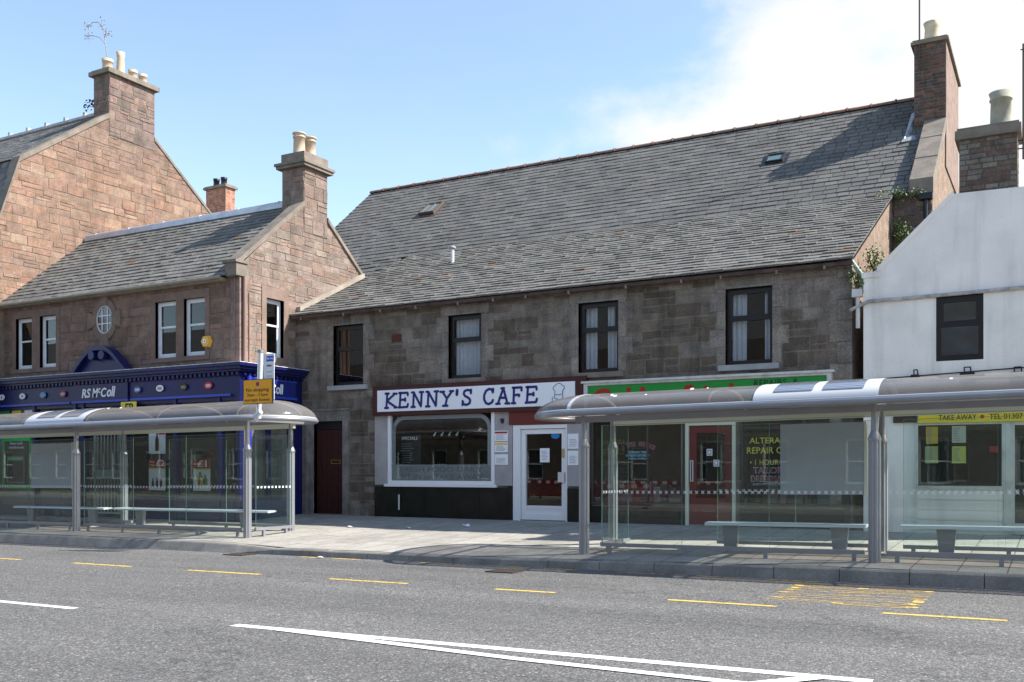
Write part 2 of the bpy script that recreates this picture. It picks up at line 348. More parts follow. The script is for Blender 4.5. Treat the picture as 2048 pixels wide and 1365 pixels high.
def clip(poly, conv):
    area = sum(conv[i][0]*conv[(i+1) % len(conv)][1]-conv[(i+1) % len(conv)][0]*conv[i][1] for i in range(len(conv)))
    if area < 0: conv = conv[::-1]
    for i in range(len(conv)):
        a, b = conv[i], conv[(i+1) % len(conv)]
        side = lambda p: (b[0]-a[0])*(p[1]-a[1])-(b[1]-a[1])*(p[0]-a[0])
        out_ = []
        for j in range(len(poly)):
            p, q = poly[j], poly[(j+1) % len(poly)]; sp, sq = side(p), side(q)
            if sp >= 0: out_.append(p)
            if (sp >= 0) != (sq >= 0):
                t = sp/(sp-sq); out_.append((lerp(p[0], q[0], t), lerp(p[1], q[1], t)))
        poly = out_
        if len(poly) < 3: return []
    return poly
def masonry(mb, P, conv, holes, h, wd, colf, prot=(.01, .03), gap=.012, split=.3, seed=1, jit=.006):
    r = random.Random(seed); zs = [p[1] for p in conv]; us = [p[0] for p in conv]
    z, z1 = min(zs), max(zs); br = sorted({q for a in holes for q in (a[2], a[3]) if z < q < z1})
    while z < z1-.02:
        nz = z+r.uniform(*h)
        for b in br:
            if z+.02 < b < nz+h[0]*.5: nz = b; break
        nz = min(nz, z1)
        iv = [(min(us), max(us))]
        for (a, b, c, d) in holes:
            if c < nz-.01 and d > z+.01:
                ni = []
                for (x, y) in iv:
                    if b <= x or a >= y: ni.append((x, y)); continue
                    if a > x: ni.append((x, a))
                    if b < y: ni.append((b, y))
                iv = ni
        for (x, y) in iv:
            u = x-(r.uniform(0, wd[0]*.8) if x == min(us) else 0)
            while u < y-.01:
                nu = u+r.uniform(*wd)
                if y-nu < wd[0]*.5: nu = y
                rects = [(max(u, x), nu, z, nz)]
                if r.random() < split and nz-z > h[0]*.9:
                    m = lerp(z, nz, r.uniform(.4, .6)); rects = [(max(u, x), nu, z, m), (max(u, x), nu, m, nz)]
                for (a, b, c, d) in rects:
                    if b-a < .03: continue
                    g = gap/2; q = [(a+g, c+g), (b-g, c+g), (b-g, d-g), (a+g, d-g)]
                    q = [(qx+r.uniform(-jit, jit), qz+r.uniform(-jit, jit)) for qx, qz in q]
                    q = clip(q, conv)
                    if len(q) < 3: continue
                    cu = sum(k[0] for k in q)/len(q); cz = sum(k[1] for k in q)/len(q); pr = r.uniform(*prot); e = .004+pr*.55
                    n = len(q); col = colf(r, cu, cz)
                    o = [P.p(k[0], -.004, k[1]) for k in q]
                    i_ = [P.p(k[0]-math.copysign(min(e, abs(k[0]-cu)*.5), k[0]-cu), pr*(1+r.uniform(-.35, .35)), k[1]-math.copysign(min(e, abs(k[1]-cz)*.5), k[1]-cz)) for k in q]
                    mb.add(o+i_, [tuple(range(n, 2*n))]+[(j, (j+1) % n, n+(j+1) % n, n+j) for j in range(n)], col)
                u = nu
        z = nz
def sheet(mb, P, u0, u1, z0, z1, holes, col, rev=.14, o=0.):
    us = sorted({u0, u1, *[q for a in holes for q in a[:2]]}); zs = sorted({z0, z1, *[q for a in holes for q in a[2:4]]})
    for a, b in zip(us, us[1:]):
        for c, d in zip(zs, zs[1:]):
            if any(h[0] <= (a+b)/2 <= h[1] and h[2] <= (c+d)/2 <= h[3] for h in holes): continue
            if u0-1e-6 <= a and b <= u1+1e-6 and z0-1e-6 <= c and d <= z1+1e-6: mb.pq(P, a, b, o, c, d, col)
    for (a, b, c, d) in [h[:4] for h in holes]:
        for (p, q) in (((a, c), (b, c)), ((b, c), (b, d)), ((b, d), (a, d)), ((a, d), (a, c))):
            mb.add([P.p(p[0], o, p[1]), P.p(q[0], o, q[1]), P.p(q[0], -rev, q[1]), P.p(p[0], -rev, p[1])], [(0, 1, 2, 3)], col)
def roofing(mb, eL, eR, tL, tR, rows, wd, th, colf, seed=1, jit=.004, edge=.0):
    eL, eR, tL, tR = map(Vector, (eL, eR, tL, tR)); r = random.Random(seed)
    n = (eR-eL).cross(tL-eL).normalized()
    if n.z < 0: n = -n
    wL = (eR-eL).length; pt = lambda s, t: eL.lerp(eR, s).lerp(tL.lerp(tR, s), t)
    mb.add([pt(0, 0)-n*.03, pt(1, 0)-n*.03, pt(1, 1)-n*.03, pt(0, 1)-n*.03], [(0, 1, 2, 3)], (.03, .03, .03))
    for i in range(rows):
        t0 = i/rows; t1 = min(1, (i+1.25)/rows); s = -(r.uniform(.0, .25)+(.5 if i % 2 else 0))*wd/wL; rowoff = r.uniform(-.12, .12)/rows
        while s < 1:
            s1 = s+wd/wL*r.uniform(.85, 1.18); a, b = max(s, 0), min(s1, 1)
            if b-a > .02/wL:
                g = .009/wL; h = th*r.uniform(.7, 1.35); j = r.uniform(-jit, jit)*2/(tL-eL).length; k0 = t0+j
                p = [pt(a+g, k0)+n*(h+r.uniform(-jit, jit)), pt(b-g, k0+r.uniform(-1, 1)*jit/2)+n*(h+r.uniform(-jit, jit)), pt(b-g, t1)+n*.002, pt(a+g, t1)+n*.002]
                q = [pt(a+g, k0)-n*.01, pt(b-g, k0)-n*.01, pt(b-g, t1)-n*.01, pt(a+g, t1)-n*.01]
                mb.add(p+q, [(0, 1, 2, 3), (0, 4, 5, 1), (1, 5, 6, 2), (3, 7, 4, 0)], colf(r, (a+b)/2, t0))
            s = s1
def text_mb(txt, P, u0, u1, z0, z1, o=.004, bold=0., shear=0., th=.004, keep=False, place=None):
    cu = bpy.data.curves.new('t', 'FONT'); cu.body = txt; cu.size = 1; cu.offset = bold; cu.shear = shear; cu.resolution_u = 3; cu.extrude = .5
    cu.space_line = .8
    ob = bpy.data.objects.new('t', cu); scene.collection.objects.link(ob)
    dg = bpy.context.evaluated_depsgraph_get(); me = bpy.data.meshes.new_from_object(ob.evaluated_get(dg))
    vs = [v.co.copy() for v in me.vertices]; fs = [tuple(p.vertices) for p in me.polygons]
    bpy.data.objects.remove(ob); bpy.data.curves.remove(cu); bpy.data.meshes.remove(me)
    xa, xb = min(v.x for v in vs), max(v.x for v in vs); ya, yb = min(v.y for v in vs), max(v.y for v in vs)
    sx = (u1-u0)/(xb-xa); sz = (z1-z0)/(yb-ya)
    if keep: sx = sz = min(sx, sz)
    mb = MB(); f = place or P.p
    mb.add([f(lerp(u0, u1, .5)+(v.x-(xa+xb)/2)*sx, o+(v.z+.5)*th, lerp(z0, z1, .5)+(v.y-(ya+yb)/2)*sz) for v in vs], fs); return mb
def scribble(mb, P, u0, u1, z0, z1, n, o=.004, seed=3, col=(.5, .5, .5)):
    r = random.Random(seed); h = (z1-z0)/n
    for i in range(n):
        z = z1-h*(i+.5); a = u0+r.uniform(0, .1)*(u1-u0)
        b = u1-r.uniform(0, .35)*(u1-u0); mb.pb(P, a, b, 0, o, z-h*.16, z+h*.16, col)
def stroke(mb, P, pts, wd, o, th=.006):
    for i, (a, b) in enumerate(zip(pts, pts[1:])):
        dx, dz = b[0]-a[0], b[1]-a[1]; l = math.hypot(dx, dz) or 1; nx, nz_ = -dz/l*wd/2, dx/l*wd/2; oo = o+th+i*.0004
        q = [(a[0]+nx, a[1]+nz_), (b[0]+nx, b[1]+nz_), (b[0]-nx, b[1]-nz_), (a[0]-nx, a[1]-nz_)]
        mb.add([P.p(u, o, z) for u, z in q]+[P.p(u, oo, z) for u, z in q], [(4, 5, 6, 7), (0, 1, 5, 4), (1, 2, 6, 5), (2, 3, 7, 6), (3, 0, 4, 7)])
    for k, (u, z) in enumerate(pts):
        c = [(u+math.cos(t*math.pi/4)*wd/2, z+math.sin(t*math.pi/4)*wd/2) for t in range(8)]
        mb.add([P.p(a, o+th+.0002+k*.0004, b) for a, b in c], [tuple(range(8))])

def win(bld, P, u0, u1, z0, z1, fm, fw=.055, rec=.12, tr=None, double=False, curtain=None, sill=None, room=.9, roomm=None, label=None, gm=None):
    """frame mesh 'window' with pane, sill, curtain as sub-parts"""
    f = MB(); f.frame(P, u0, u1, z0, z1, fw, -rec-.05, -rec+.01, wb=fw*1.25)
    if tr is not None:
        zt = lerp(z0, z1, tr)
        if double:   # sliding sash: upper sash stands in front of the lower one
            f.frame(P, u0+fw, u1-fw, z0+fw*1.25, zt+.02, .045, -rec-.045, -rec-.02); f.frame(P, u0+fw, u1-fw, zt-.02, z1-fw, .045, -rec-.019, -rec+.002)
        else:
            f.pb(P, u0+fw, u1-fw, -rec-.04, -rec+.015, zt-.035, zt+.035); f.frame(P, u0+fw, u1-fw, zt+.035, z1-fw, .04, -rec-.03, -rec+.02)
    wo = f.build('window', fm, bld, label=label)
    g = MB(); g.pq(P, u0+fw, u1-fw, -rec-.021, z0+fw, z1-fw); g.build('pane', gm or m_pane, wo, fix=False)
    if sill:
        s = MB(); s.pb(P, u0-sill[0], u1+sill[0], -.1, sill[1], z0-sill[2], z0-.003); s.build('sill', sill[3], wo)
    rm = MB(); e = .25
    for (a, b) in (((u0-e, z0-e), (u1+e, z0-e)), ((u1+e, z0-e), (u1+e, z1+e)), ((u1+e, z1+e), (u0-e, z1+e)), ((u0-e, z1+e), (u0-e, z0-e))):
        rm.add([P.p(a[0], -rec-.08, a[1]), P.p(b[0], -rec-.08, b[1]), P.p(b[0], -rec-room, b[1]), P.p(a[0], -rec-room, a[1])], [(0, 1, 2, 3)])
    rm.pq(P, u0-e, u1+e, -rec-room, z0-e, z1+e)
    for (a, b, c, d) in ((u0-e, u0, z0-e, z1+e), (u1, u1+e, z0-e, z1+e), (u0, u1, z0-e, z0), (u0, u1, z1, z1+e)): rm.pq(P, a, b, -rec-.08, c, d)
    rm.build('room', roomm or m_room, wo)
    for cspec in (curtain or []):
        a, b, c, d = cspec; cb = MB(); n = max(8, int((b-a)*(u1-u0)/.025)); vs = []
        for i in range(n+1):
            u = lerp(u0+fw, u1-fw, lerp(a, b, i/n)); o = -rec-.14+.022*math.sin(i*1.25)+.008*math.sin(i*3.1)
            vs += [P.p(u, o, lerp(z0, z1, c)), P.p(u+.01*math.sin(i), o, lerp(z0, z1, d))]
        cb.add(vs, [(2*i, 2*i+2, 2*i+3, 2*i+1) for i in range(n)], sm=True); cb.build('curtain', m_curtain, wo, fix=False)
    return wo
def pot(bld, c, r, h, m=None, bands=2, top=1.0):
    pr = [(r*1.06, 0), (r*1.1, .04), (r, .07), (r*.93*top, h*.78)]
    if bands >= 1: pr += [(r*1.06*top, h*.79), (r*1.06*top, h*.83), (r*.93*top, h*.84)]
    if bands >= 2: pr += [(r*.93*top, h*.93), (r*1.12*top, h*.94)]
    pr += [(r*1.12*top, h), (r*.8*top, h), (r*.78*top, h*.6)]
    MB().lathe(c, pr, 20).build('chimney_pot', m or m_clay, bld)

# ================================================================== GROUND
g = MB(); g.add([(-400, -400, -.75), (400, -400, -.75), (400, 400, -.75), (-400, 400, -.75)], [(0, 1, 2, 3)])
g.build('ground', mat('earth', (.16, .15, .13), rough=.95, var=.2, vs=.3), kind='structure')
road = MB()
xs = [-80+i*2 for i in range(81)]
for a, b in zip(xs, xs[1:]): road.add([(a, -2, .006*a), (b, -2, .006*b), (b, YK+.05, .006*b), (a, YK+.05, .006*a)], [(0, 1, 2, 3)])
road = road.build('road', m_asph, kind='structure')
def line(x0, y0, x1, y1, wd, m, lift=.004):
    d = Vector((x1-x0, y1-y0)).normalized(); n = Vector((-d.y, d.x))*wd/2; mb = MB()
    mb.add([(x, y, .006*x+lift) for x, y in ((x0-n.x, y0-n.y), (x1-n.x, y1-n.y), (x1+n.x, y1+n.y), (x0+n.x, y0+n.y))], [(0, 1, 2, 3)])
    mb.build('road_marking', m, road)
YB = 11.27
for a, b in ((-40, 42), (146, 262), (376, 520), (657, 815), (990, 1110), (1336, 1553), (1765, 2015)):
    xa = road_pt(a, 1121+(a/2048)*118)[0]; xb = road_pt(b, 1121+(b/2048)*118)[0]
    # keep every dash on the bay line
    f = lambda px: (lambda r: r.x*(YB/r.y))(cdir(px, 1100))
    line(f(a), YB, f(b), YB, .1, m_ryell)
for a, b in ((600, 640), (660, 720), (840, 930), (990, 1060), (1100, 1160), (1235, 1330), (1400, 1480), (1530, 1640)):
    f = lambda px: (lambda r: r.x*(14.02/r.y))(cdir(px, 1100)); line(f(a), 14.02, f(b), 14.02, .09, m_ryell2)
line(-24, 7.44, *road_pt(150, 1218), .12, m_rwhite)
line(*road_pt(468, 1251), *road_pt(1745, 1364), .14, m_rwhite)
line(*road_pt(560, 1261), *road_pt(1030, 1319), .12, m_rwhite, .008)
line(*road_pt(1030, 1319), *road_pt(1700, 1392), .12, m_rwhite, .008)
line(*road_pt(1500, 1372), *road_pt(1640, 1357), .14, m_rwhite, .012)
# BUS STOP lettering, read by drivers heading along +X
def onroad(u, o, z): return (z, -u, .006*z+.004+o)
t = text_mb('BUS STOP', None, -13.55, -11.75, *sorted((road_pt(1570, 1185)[0]-.1, road_pt(1868, 1190)[0])), o=0, th=.001, bold=-.022, place=onroad)
t.build('road_marking', m_ryell2, road)
pv = MB()
xs = [-80+i*1.0 for i in range(161)]; ys = [YK+.15, 15.5, 17, 18.5, 20.1, 23]
for a, b in zip(xs, xs[1:]):
    for c, d in zip(ys, ys[1:]):
        if b > -3.6 or c < 20 or True: pv.add([(a, c, pz(a, c)), (b, c, pz(b, c)), (b, d, pz(b, d)), (a, d, pz(a, d))], [(0, 1, 2, 3)])
pv.build('pavement', m_pave, kind='structure')
op = MB(); op.box((-80, -9, -.6), (80, -2, .12)); op.build('far_pavement', m_pave, kind='structure')
kb = MB(); x = -80.0; r = random.Random(4)
while x < 60:
    x1 = x+(.915 if x < -13 or x > -12 else .45); g_ = .005; c = .025
    p = []
    for xx in (x+g_, x1-g_):
        z0 = .006*xx-.1; z1 = pz(xx, YK)+r.uniform(-.004, .004); lean = .10 if xx < -13.6 else .02
        p.append([(xx, YK-lean, z0), (xx, YK-lean+.0, .006*xx+.0), (xx, YK, z1-c), (xx, YK+c, z1), (xx, YK+.155, z1), (xx, YK+.155, z0)])
    n = 6; kb.add(p[0]+p[1], [(i, (i+1) % n, n+(i+1) % n, n+i) for i in range(n)]+[tuple(range(n)), tuple(range(n, 2*n))]); x = x1
kb.build('kerb', m_kerb, kind='structure')
for px, py, lb in ((480, 1110, 'rusty drain grate in the gutter at the bend of the kerb'), (1010, 1144, 'rusty drain grate in the gutter left of the tall shelter post')):
    X, Y = road_pt(px, py); Y = min(Y, YK-.3); gb = MB(); gb.pb(Plane('Y', 0), 0, 0, 0, 0, 0, 0)
    gb = MB(); z = .006*X+.004
    gb.box((X-.25, Y-.2, z), (X+.25, Y-.17, z+.012)); gb.box((X-.25, Y+.17, z), (X+.25, Y+.2, z+.012))
    for i in range(8): gb.box((X-.25+i*.0671, Y-.169, z), (X-.25+i*.0671+.03, Y+.169, z+.012))
    gb.build('drain_grate', m_iron, label=lb, category='drain cover', origin=(X, Y, z), group='drain grates along the kerb')
# litter
for i, (px, py, sz, lb) in enumerate(((700, 1053, .12, 'flat white scrap of paper on the pavement left of the cafe window'), (818, 1057, .14, 'white scrap of litter on the sunlit pavement below the cafe window'),
        (932, 1052, .15, 'crumpled white litter on the shaded pavement in front of the cafe window'), (641, 1117, .12, 'small white litter in the gutter below the kerb'))):
    X, Y = pave_pt(px, py) if i < 3 else road_pt(px, py); z = pz(X, Y)+.006 if i < 3 else .006*X+.01; rr = random.Random(i); lb_ = MB()
    n = 7; vs = [(X+math.cos(k/n*6.28)*sz*rr.uniform(.3, .7), Y+math.sin(k/n*6.28)*sz*rr.uniform(.3, .7), z+rr.uniform(0, .03 if i != 2 else .08)) for k in range(n)]+[(X, Y, z+.03)]
    lb_.add(vs, [(k, (k+1) % n, n) for k in range(n)]); lb_.build('litter', m_paper, label=lb, category='litter', origin=(X, Y, z), group='litter on the ground')

# ================================================================== palettes
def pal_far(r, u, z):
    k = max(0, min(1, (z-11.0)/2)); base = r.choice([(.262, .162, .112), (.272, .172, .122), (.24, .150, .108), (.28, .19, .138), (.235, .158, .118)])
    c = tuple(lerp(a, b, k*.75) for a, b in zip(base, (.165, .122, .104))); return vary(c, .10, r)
def pal_far_ch(r, u, z): return vary(r.choice([(.18, .135, .115), (.155, .12, .105), (.20, .142, .12)]), .15, r)
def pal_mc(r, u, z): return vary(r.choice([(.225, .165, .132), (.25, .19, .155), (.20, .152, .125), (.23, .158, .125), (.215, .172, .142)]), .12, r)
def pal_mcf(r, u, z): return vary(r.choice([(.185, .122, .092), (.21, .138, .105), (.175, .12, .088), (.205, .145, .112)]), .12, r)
def pal_slate(r, a, t): return vary(r.choice([(.128, .124, .116), (.138, .133, .124), (.145, .14, .13), (.12, .117, .11)]), .08, r)
def pal_slate2(r, a, t): return vary(r.choice([(.165, .158, .144), (.158, .152, .138), (.178, .17, .154), (.148, .142, .13)]) if r.random() > .004 else (.16, .11, .075), .08, r)
def pal_slate3(r, a, t): return vary(r.choice([(.145, .145, .142), (.12, .12, .12), (.165, .163, .155)]), .15, r)
MORT = (.21, .165, .13)

# ================================================================== FAR LEFT TENEMENT
XG = -27.4
FB = thing('stone_tenement', 'tall orange sandstone building with a steep gable and four-pot chimney at the far left', 'building', (XG-4, 20, .2))
GX = Plane('X', XG)
gp = [(17.3, 0), (17.3, 7.2), (17.9, 8.95), (18.6, 10.9), (21.75, 13.2), (23.6, 13.0), (26.3, 10.9), (28.5, 9.0), (28.5, 0)]
mb = MB(); mb.add([GX.p(u, 0, z) for u, z in gp], [tuple(range(len(gp)))], MORT)
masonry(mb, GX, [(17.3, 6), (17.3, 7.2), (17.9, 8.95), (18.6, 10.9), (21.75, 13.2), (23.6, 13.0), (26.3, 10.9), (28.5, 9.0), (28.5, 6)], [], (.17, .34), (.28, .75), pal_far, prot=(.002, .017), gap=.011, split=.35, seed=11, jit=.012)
FP = Plane('Y', 17.3)
mb.pq(FP, -42, XG, 0, 0, 7.2, (.2, .15, .12))
mb.add([(-42, 28.5, 0), (XG, 28.5, 0), (XG, 28.5, 9), (-42, 28.5, 9)], [(0, 1, 2, 3)], MORT); mb.build('wall', m_stone, FB)
rf = MB()
roofing(rf, (-42, 17.2, 7.2), (XG-.25, 17.2, 7.2), (-42, 18.55, 10.95), (XG-.25, 18.55, 10.95), 17, .32, .014, pal_slate3, 5)
roofing(rf, (-42, 18.5, 10.95), (XG-.3, 18.5, 10.95), (-42, 22.55, 13.75), (XG-.3, 22.55, 13.75), 21, .32, .014, pal_slate3, 6)
rf.add([(-42, 22.6, 13.75), (XG-.02, 22.6, 13.75), (XG-.02, 28.6, 9.0), (-42, 28.6, 9.0)], [(0, 1, 2, 3)], (.12, .12, .12)); rf.build('roof', m_slate, FB)
sk = MB()
def skew(mb, X0, X1, pts, w=.12):
    for (ya, za), (yb, zb) in zip(pts, pts[1:]):
        mb.hexa([(X0, ya, za-.05), (X1, ya, za-.05), (X1, yb, zb-.05), (X0, yb, zb-.05), (X0, ya, za+w), (X1, ya, za+w), (X1, yb, zb+w), (X0, yb, zb+w)])
skew(sk, XG-.35, XG+.05, [(17.2, 7.3), (17.9, 8.98), (18.55, 10.9), (21.75, 13.22)]); sk.build('skew', m_skew, FB); sk = MB(); skew(sk, XG-.3, XG+.04, [(23.6, 13.0), (26.3, 10.92), (28.5, 9.02)], .06)
sk.build('skew', m_skew, FB)
rg = MB(); rg.cyl((-42, 22.62, 13.86), (XG-.8, 22.62, 13.86), .075, n=10)
for i in range(12): rg.box((XG-1.3-i*1.05, 22.54, 13.85), (XG-1.2-i*1.05, 22.7, 14.02))
rg.build('ridge', m_lead, FB)
def stack(bld, X0, X1, Y0, Y1, z0, z1, colf, h, wd, seed, m=m_stone, cap=.14, capo=.12, mort=MORT, brick=False):
    s = MB(); s.box((X0, Y0, z0), (X1, Y1, z1), mort)
    kw = dict(prot=(.004, .018) if not brick else (.003, .007), gap=.014, split=.25 if not brick else 0, seed=seed, jit=.008 if not brick else .002)
    masonry(s, Plane('Y', Y0), [(X0, z0), (X1, z0), (X1, z1), (X0, z1)], [], h, wd, colf, **kw)
    masonry(s, Plane('X', X1), [(Y0, z0), (Y1, z0), (Y1, z1), (Y0, z1)], [], h, wd, colf, **kw)
    st = s.build('chimney', m, bld); c = MB(); c.box((X0-capo, Y0-capo, z1), (X1+capo, Y1+capo, z1+cap)); c.box((X0-capo*.5, Y0-capo*.5, z1+cap), (X1+capo*.5, Y1+capo*.5, z1+cap+.05))
    c.build('chimney_cap', m_skew, st); return st
st = stack(FB, XG-.75, XG+.02, 21.75, 23.6, 12.6, 14.65, pal_far_ch, (.22, .34), (.3, .7), 12)
zc = 14.82
for (yy, rr, hh) in ((21.98, .17, .42), (22.5, .15, .85), (23.0, .14, .42), (23.42, .14, .42)):
    pot(st, (XG-.36, yy, zc), rr, hh, bands=0 if hh > .5 else 1, top=.85 if hh > .5 else 1.0)

# small brick chimney on a house behind
BH = thing('brick_chimney_house', 'distant house behind, only its red brick chimney with two dark pots showing', 'building', (-34, 35, .3))
b = MB(); b.box((-38, 32, 0), (-31, 40, 8), (.3, .15, .1)); b.add([(-38, 32, 8), (-31, 32, 8), (-31, 36, 11), (-38, 36, 11), (-31, 40, 8), (-38, 40, 8)], [(0, 1, 2, 3), (3, 2, 4, 5), (1, 4, 2), (0, 3, 5)]); b.build('wall', m_slate, BH)
c0 = cdir(412, 380); c1 = cdir(459, 380); Yb = 34.0; xa = c0.x/c0.y*Yb; xb = c1.x/c1.y*Yb
zt = onY(435, 377, Yb)[1]
pal_br = lambda r, u, z: vary(r.choice([(.42, .15, .09), (.36, .12, .07), (.47, .19, .12)]), .15, r)
st = stack(BH, xa, xb-.25, Yb, Yb+.6, 9, zt, pal_br, (.075, .08), (.2, .24), 3, brick=True, cap=.1, capo=.1, mort=(.35, .3, .25))
for k in (.3, .68): pot(st, (lerp(xa, xb-.25, k), Yb+.3, zt+.14), .15, .42, m_dark, bands=1)

# ================================================================== NEWSAGENT (left shop)
MC = thing('newsagent_building', 'low pink sandstone shop building with slate roof, gable chimney and navy blue shopfront', 'building', (-22, 19, .25))
FY, FX = Plane('Y', YM), Plane('X', XM)
ZE = 6.42
def fr(x0, y0, x1, y1, Yp):     # pixel box on a front plane -> u0,u1,z0,z1
    a = onY(x0, (y0+y1)/2, Yp)[0]; b_ = onY(x1, (y0+y1)/2, Yp)[0]; xm = (x0+x1)/2
    return a, b_, onY(xm, y1, Yp)[1], onY(xm, y0, Yp)[1]
ws = [fr(32, 634, 65, 738, YM), fr(80, 630, 113, 734, YM), fr(311, 606, 353, 718, YM), fr(368, 599, 411, 712, YM)]
zA = sum(a[2] for a in ws)/4; zB = sum(a[3] for a in ws)/4; ws = [(a[0], a[1], zA, zB) for a in ws]
ru = onY(211, 640, YM); RR = .36
ZS = 4.22    # top of the fascia
wall = MB(); hole_r = (ru[0]-RR*1.02, ru[0]+RR*1.02, ru[1]-RR*1.12, ru[1]+RR*1.12)
sheet(wall, FY, XG, XM, ZS-.3, ZE+.1, ws, (.22, .17, .14))
sur = [(a-.16, b_+.16, c-.14, d+.22) for a, b_, c, d in ws]
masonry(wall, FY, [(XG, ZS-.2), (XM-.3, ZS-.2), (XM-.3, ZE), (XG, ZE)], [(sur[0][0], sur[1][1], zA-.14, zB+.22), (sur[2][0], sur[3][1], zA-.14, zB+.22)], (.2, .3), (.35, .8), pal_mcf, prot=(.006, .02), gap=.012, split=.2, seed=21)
wy = [onX(532, 655, XM)[0], onX(567, 655, XM)[0]]; swin = (wy[0], wy[1], zA+.0, zB+.02)
ya, za_ = 20.44, 8.69
GC = [(YM, ZE+.25), (20.44, 8.72), (21.4, 8.55), (22.9, 7.35), (25, 5.6)]
sheet(wall, FX, YM, 26, 0, ZE+.25, [swin], (.23, .19, .16)); wall.add([FX.p(u, 0, z) for u, z in [(YM, ZE+.25), (20.44, 8.72), (21.4, 8.55), (23.95, ZE+.25)]], [(0, 1, 2, 3)], (.23, .19, .16))
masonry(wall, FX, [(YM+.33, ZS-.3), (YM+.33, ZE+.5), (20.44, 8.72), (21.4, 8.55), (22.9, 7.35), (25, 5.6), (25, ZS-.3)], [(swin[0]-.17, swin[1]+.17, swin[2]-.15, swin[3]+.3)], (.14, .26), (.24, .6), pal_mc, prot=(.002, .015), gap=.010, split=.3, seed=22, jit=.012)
for i in range(8):   # corner quoins, front and side
    z0 = ZS-.25+i*.3; z1 = z0+.29
    if z1 > ZE+.3: break
    wall.hexa([(XM-.3 if i % 2 else XM-.22, YM-.012, z0), (XM+.012, YM-.012, z0), (XM+.012, YM+(.42 if i % 2 else .3), z0), (XM-.3, YM+.3, z0), (XM-.3 if i % 2 else XM-.22, YM-.012, z1), (XM+.012, YM-.012, z1), (XM+.012, YM+(.42 if i % 2 else .3), z1), (XM-.3, YM+.3, z1)], vary((.26, .18, .145), .08))
wall.build('wall', m_stone, MC)
for (a, b_) in ((ws[0], ws[1]), (ws[2], ws[3])):
    c = vary((.20, .14, .11), .05); ss = MB()
    ss.pb(FY, a[0]-.16, a[0]-.0, -.1, .022, zA, zB, c); ss.pb(FY, a[1], b_[0], -.1, .022, zA, zB, vary(c, .06)); ss.pb(FY, b_[1], b_[1]+.16, -.1, .022, zA, zB, vary(c, .06))
    ss.pb(FY, a[0]-.16, b_[1]+.16, -.1, .024, zB, zB+.22, vary(c, .06)); ss.pb(FY, a[0]-.16, b_[1]+.16, -.1, .045, zA-.12, zA-.003, vary(c, .06)); ss.build('window_surround', m_ashlar, MC)
ss = MB(); c = (.235, .168, .132); a = swin
for (u0, u1, z0, z1) in ((a[0]-.17, a[0], a[2], a[3]), (a[1], a[1]+.17, a[2], a[3]), (a[0]-.17, a[1]+.17, a[3], a[3]+.3), (a[0]-.17, a[1]+.17, a[2]-.15, a[2]-.003)):
    ss.pb(FX, u0, u1, -.12, .024, z0, z1, vary(c, .06))
ss.build('window_surround', m_ashlar, MC); ss = MB()
# oculus surround with four keystones
n = 40
for i in range(n):
    t0, t1 = 2*math.pi*i/n, 2*math.pi*(i+1)/n
    key = min(abs(((t0+t1)/2-k*math.pi/2+math.pi) % (2*math.pi)-math.pi) for k in range(4)) < .24
    ro = RR*(2.05 if key else 1.5); pr = .07 if key else .05; q = []
    for o in (-.1, pr):
        for (t, rr) in ((t0, RR), (t1, RR), (t1, ro), (t0, ro)): q.append(FY.p(ru[0]+math.cos(t)*rr*.92, o, ru[1]+math.sin(t)*rr*1.08))
    ss.hexa(q, (.20, .145, .115))
ss.build('round_surround', m_ashlar, MC)
for k in ws: win(MC, FY, *k, m_white, fw=.06, rec=.1, tr=.55, double=True, room=.8)
win(MC, FX, *swin, m_white, fw=.06, rec=.12, tr=.55, double=True, room=.8)
rw = MB(); n = 28
for i in range(n):
    t0, t1 = 2*math.pi*i/n, 2*math.pi*(i+1)/n; q = []
    for o in (.0, .035):
        for (t, rr) in ((t0, RR*.93), (t1, RR*.93), (t1, RR), (t0, RR)): q.append(FY.p(ru[0]+math.cos(t)*rr*.92, o, ru[1]+math.sin(t)*rr*1.08))
    rw.hexa(q)
for k in (-.3, .3): rw.pb(FY, ru[0]+k*RR-.012, ru[0]+k*RR+.012, .002, .03, ru[1]-RR*.85, ru[1]+RR*.85); rw.pb(FY, ru[0]-RR*.75, ru[0]+RR*.75, .003, .028, ru[1]+k*RR-.012, ru[1]+k*RR+.012)
rw = rw.build('round_window', m_white, MC); g = MB(); g.add([FY.p(ru[0]+math.cos(2*math.pi*i/n)*RR*.9, .012, ru[1]+math.sin(2*math.pi*i/n)*RR) for i in range(n)], [tuple(range(n))])
g.build('pane', mat('dark_glass', (.02, .024, .03), rough=.05, spec=.8), rw)
rf = MB(); YR, ZR = 20.95, 8.98
roofing(rf, (XG, YM-.2, ZE), (XM-.3, YM-.2, ZE), (XG, YR, ZR), (XM-.3, YR, ZR), 19, .27, .028, pal_slate2, 31, jit=.004)
rf.add([(XG, YR, ZR), (XM-.3, YR, ZR), (XM-.3, 25, 5.6), (XG, 25, 5.6)], [(0, 1, 2, 3)], (.1, .1, .1)); rf.build('roof', m_slate, MC)
rg = MB(); rg.cyl((XG, YR, ZR+.07), (XM-.7, YR, ZR+.07), .07, n=10); rg.box((XG, YR-.16, ZR-.09), (XM-.7, YR-.02, ZR+.02))
for i in range(6): rg.cyl((XG+.4+i*1.55, YR, ZR+.07), (XG+.45+i*1.55, YR, ZR+.07), .085, n=10)
rg.build('ridge', mat('lead_ridge', (.48, .5, .55), rough=.4, metal=.3, var=.15), MC)
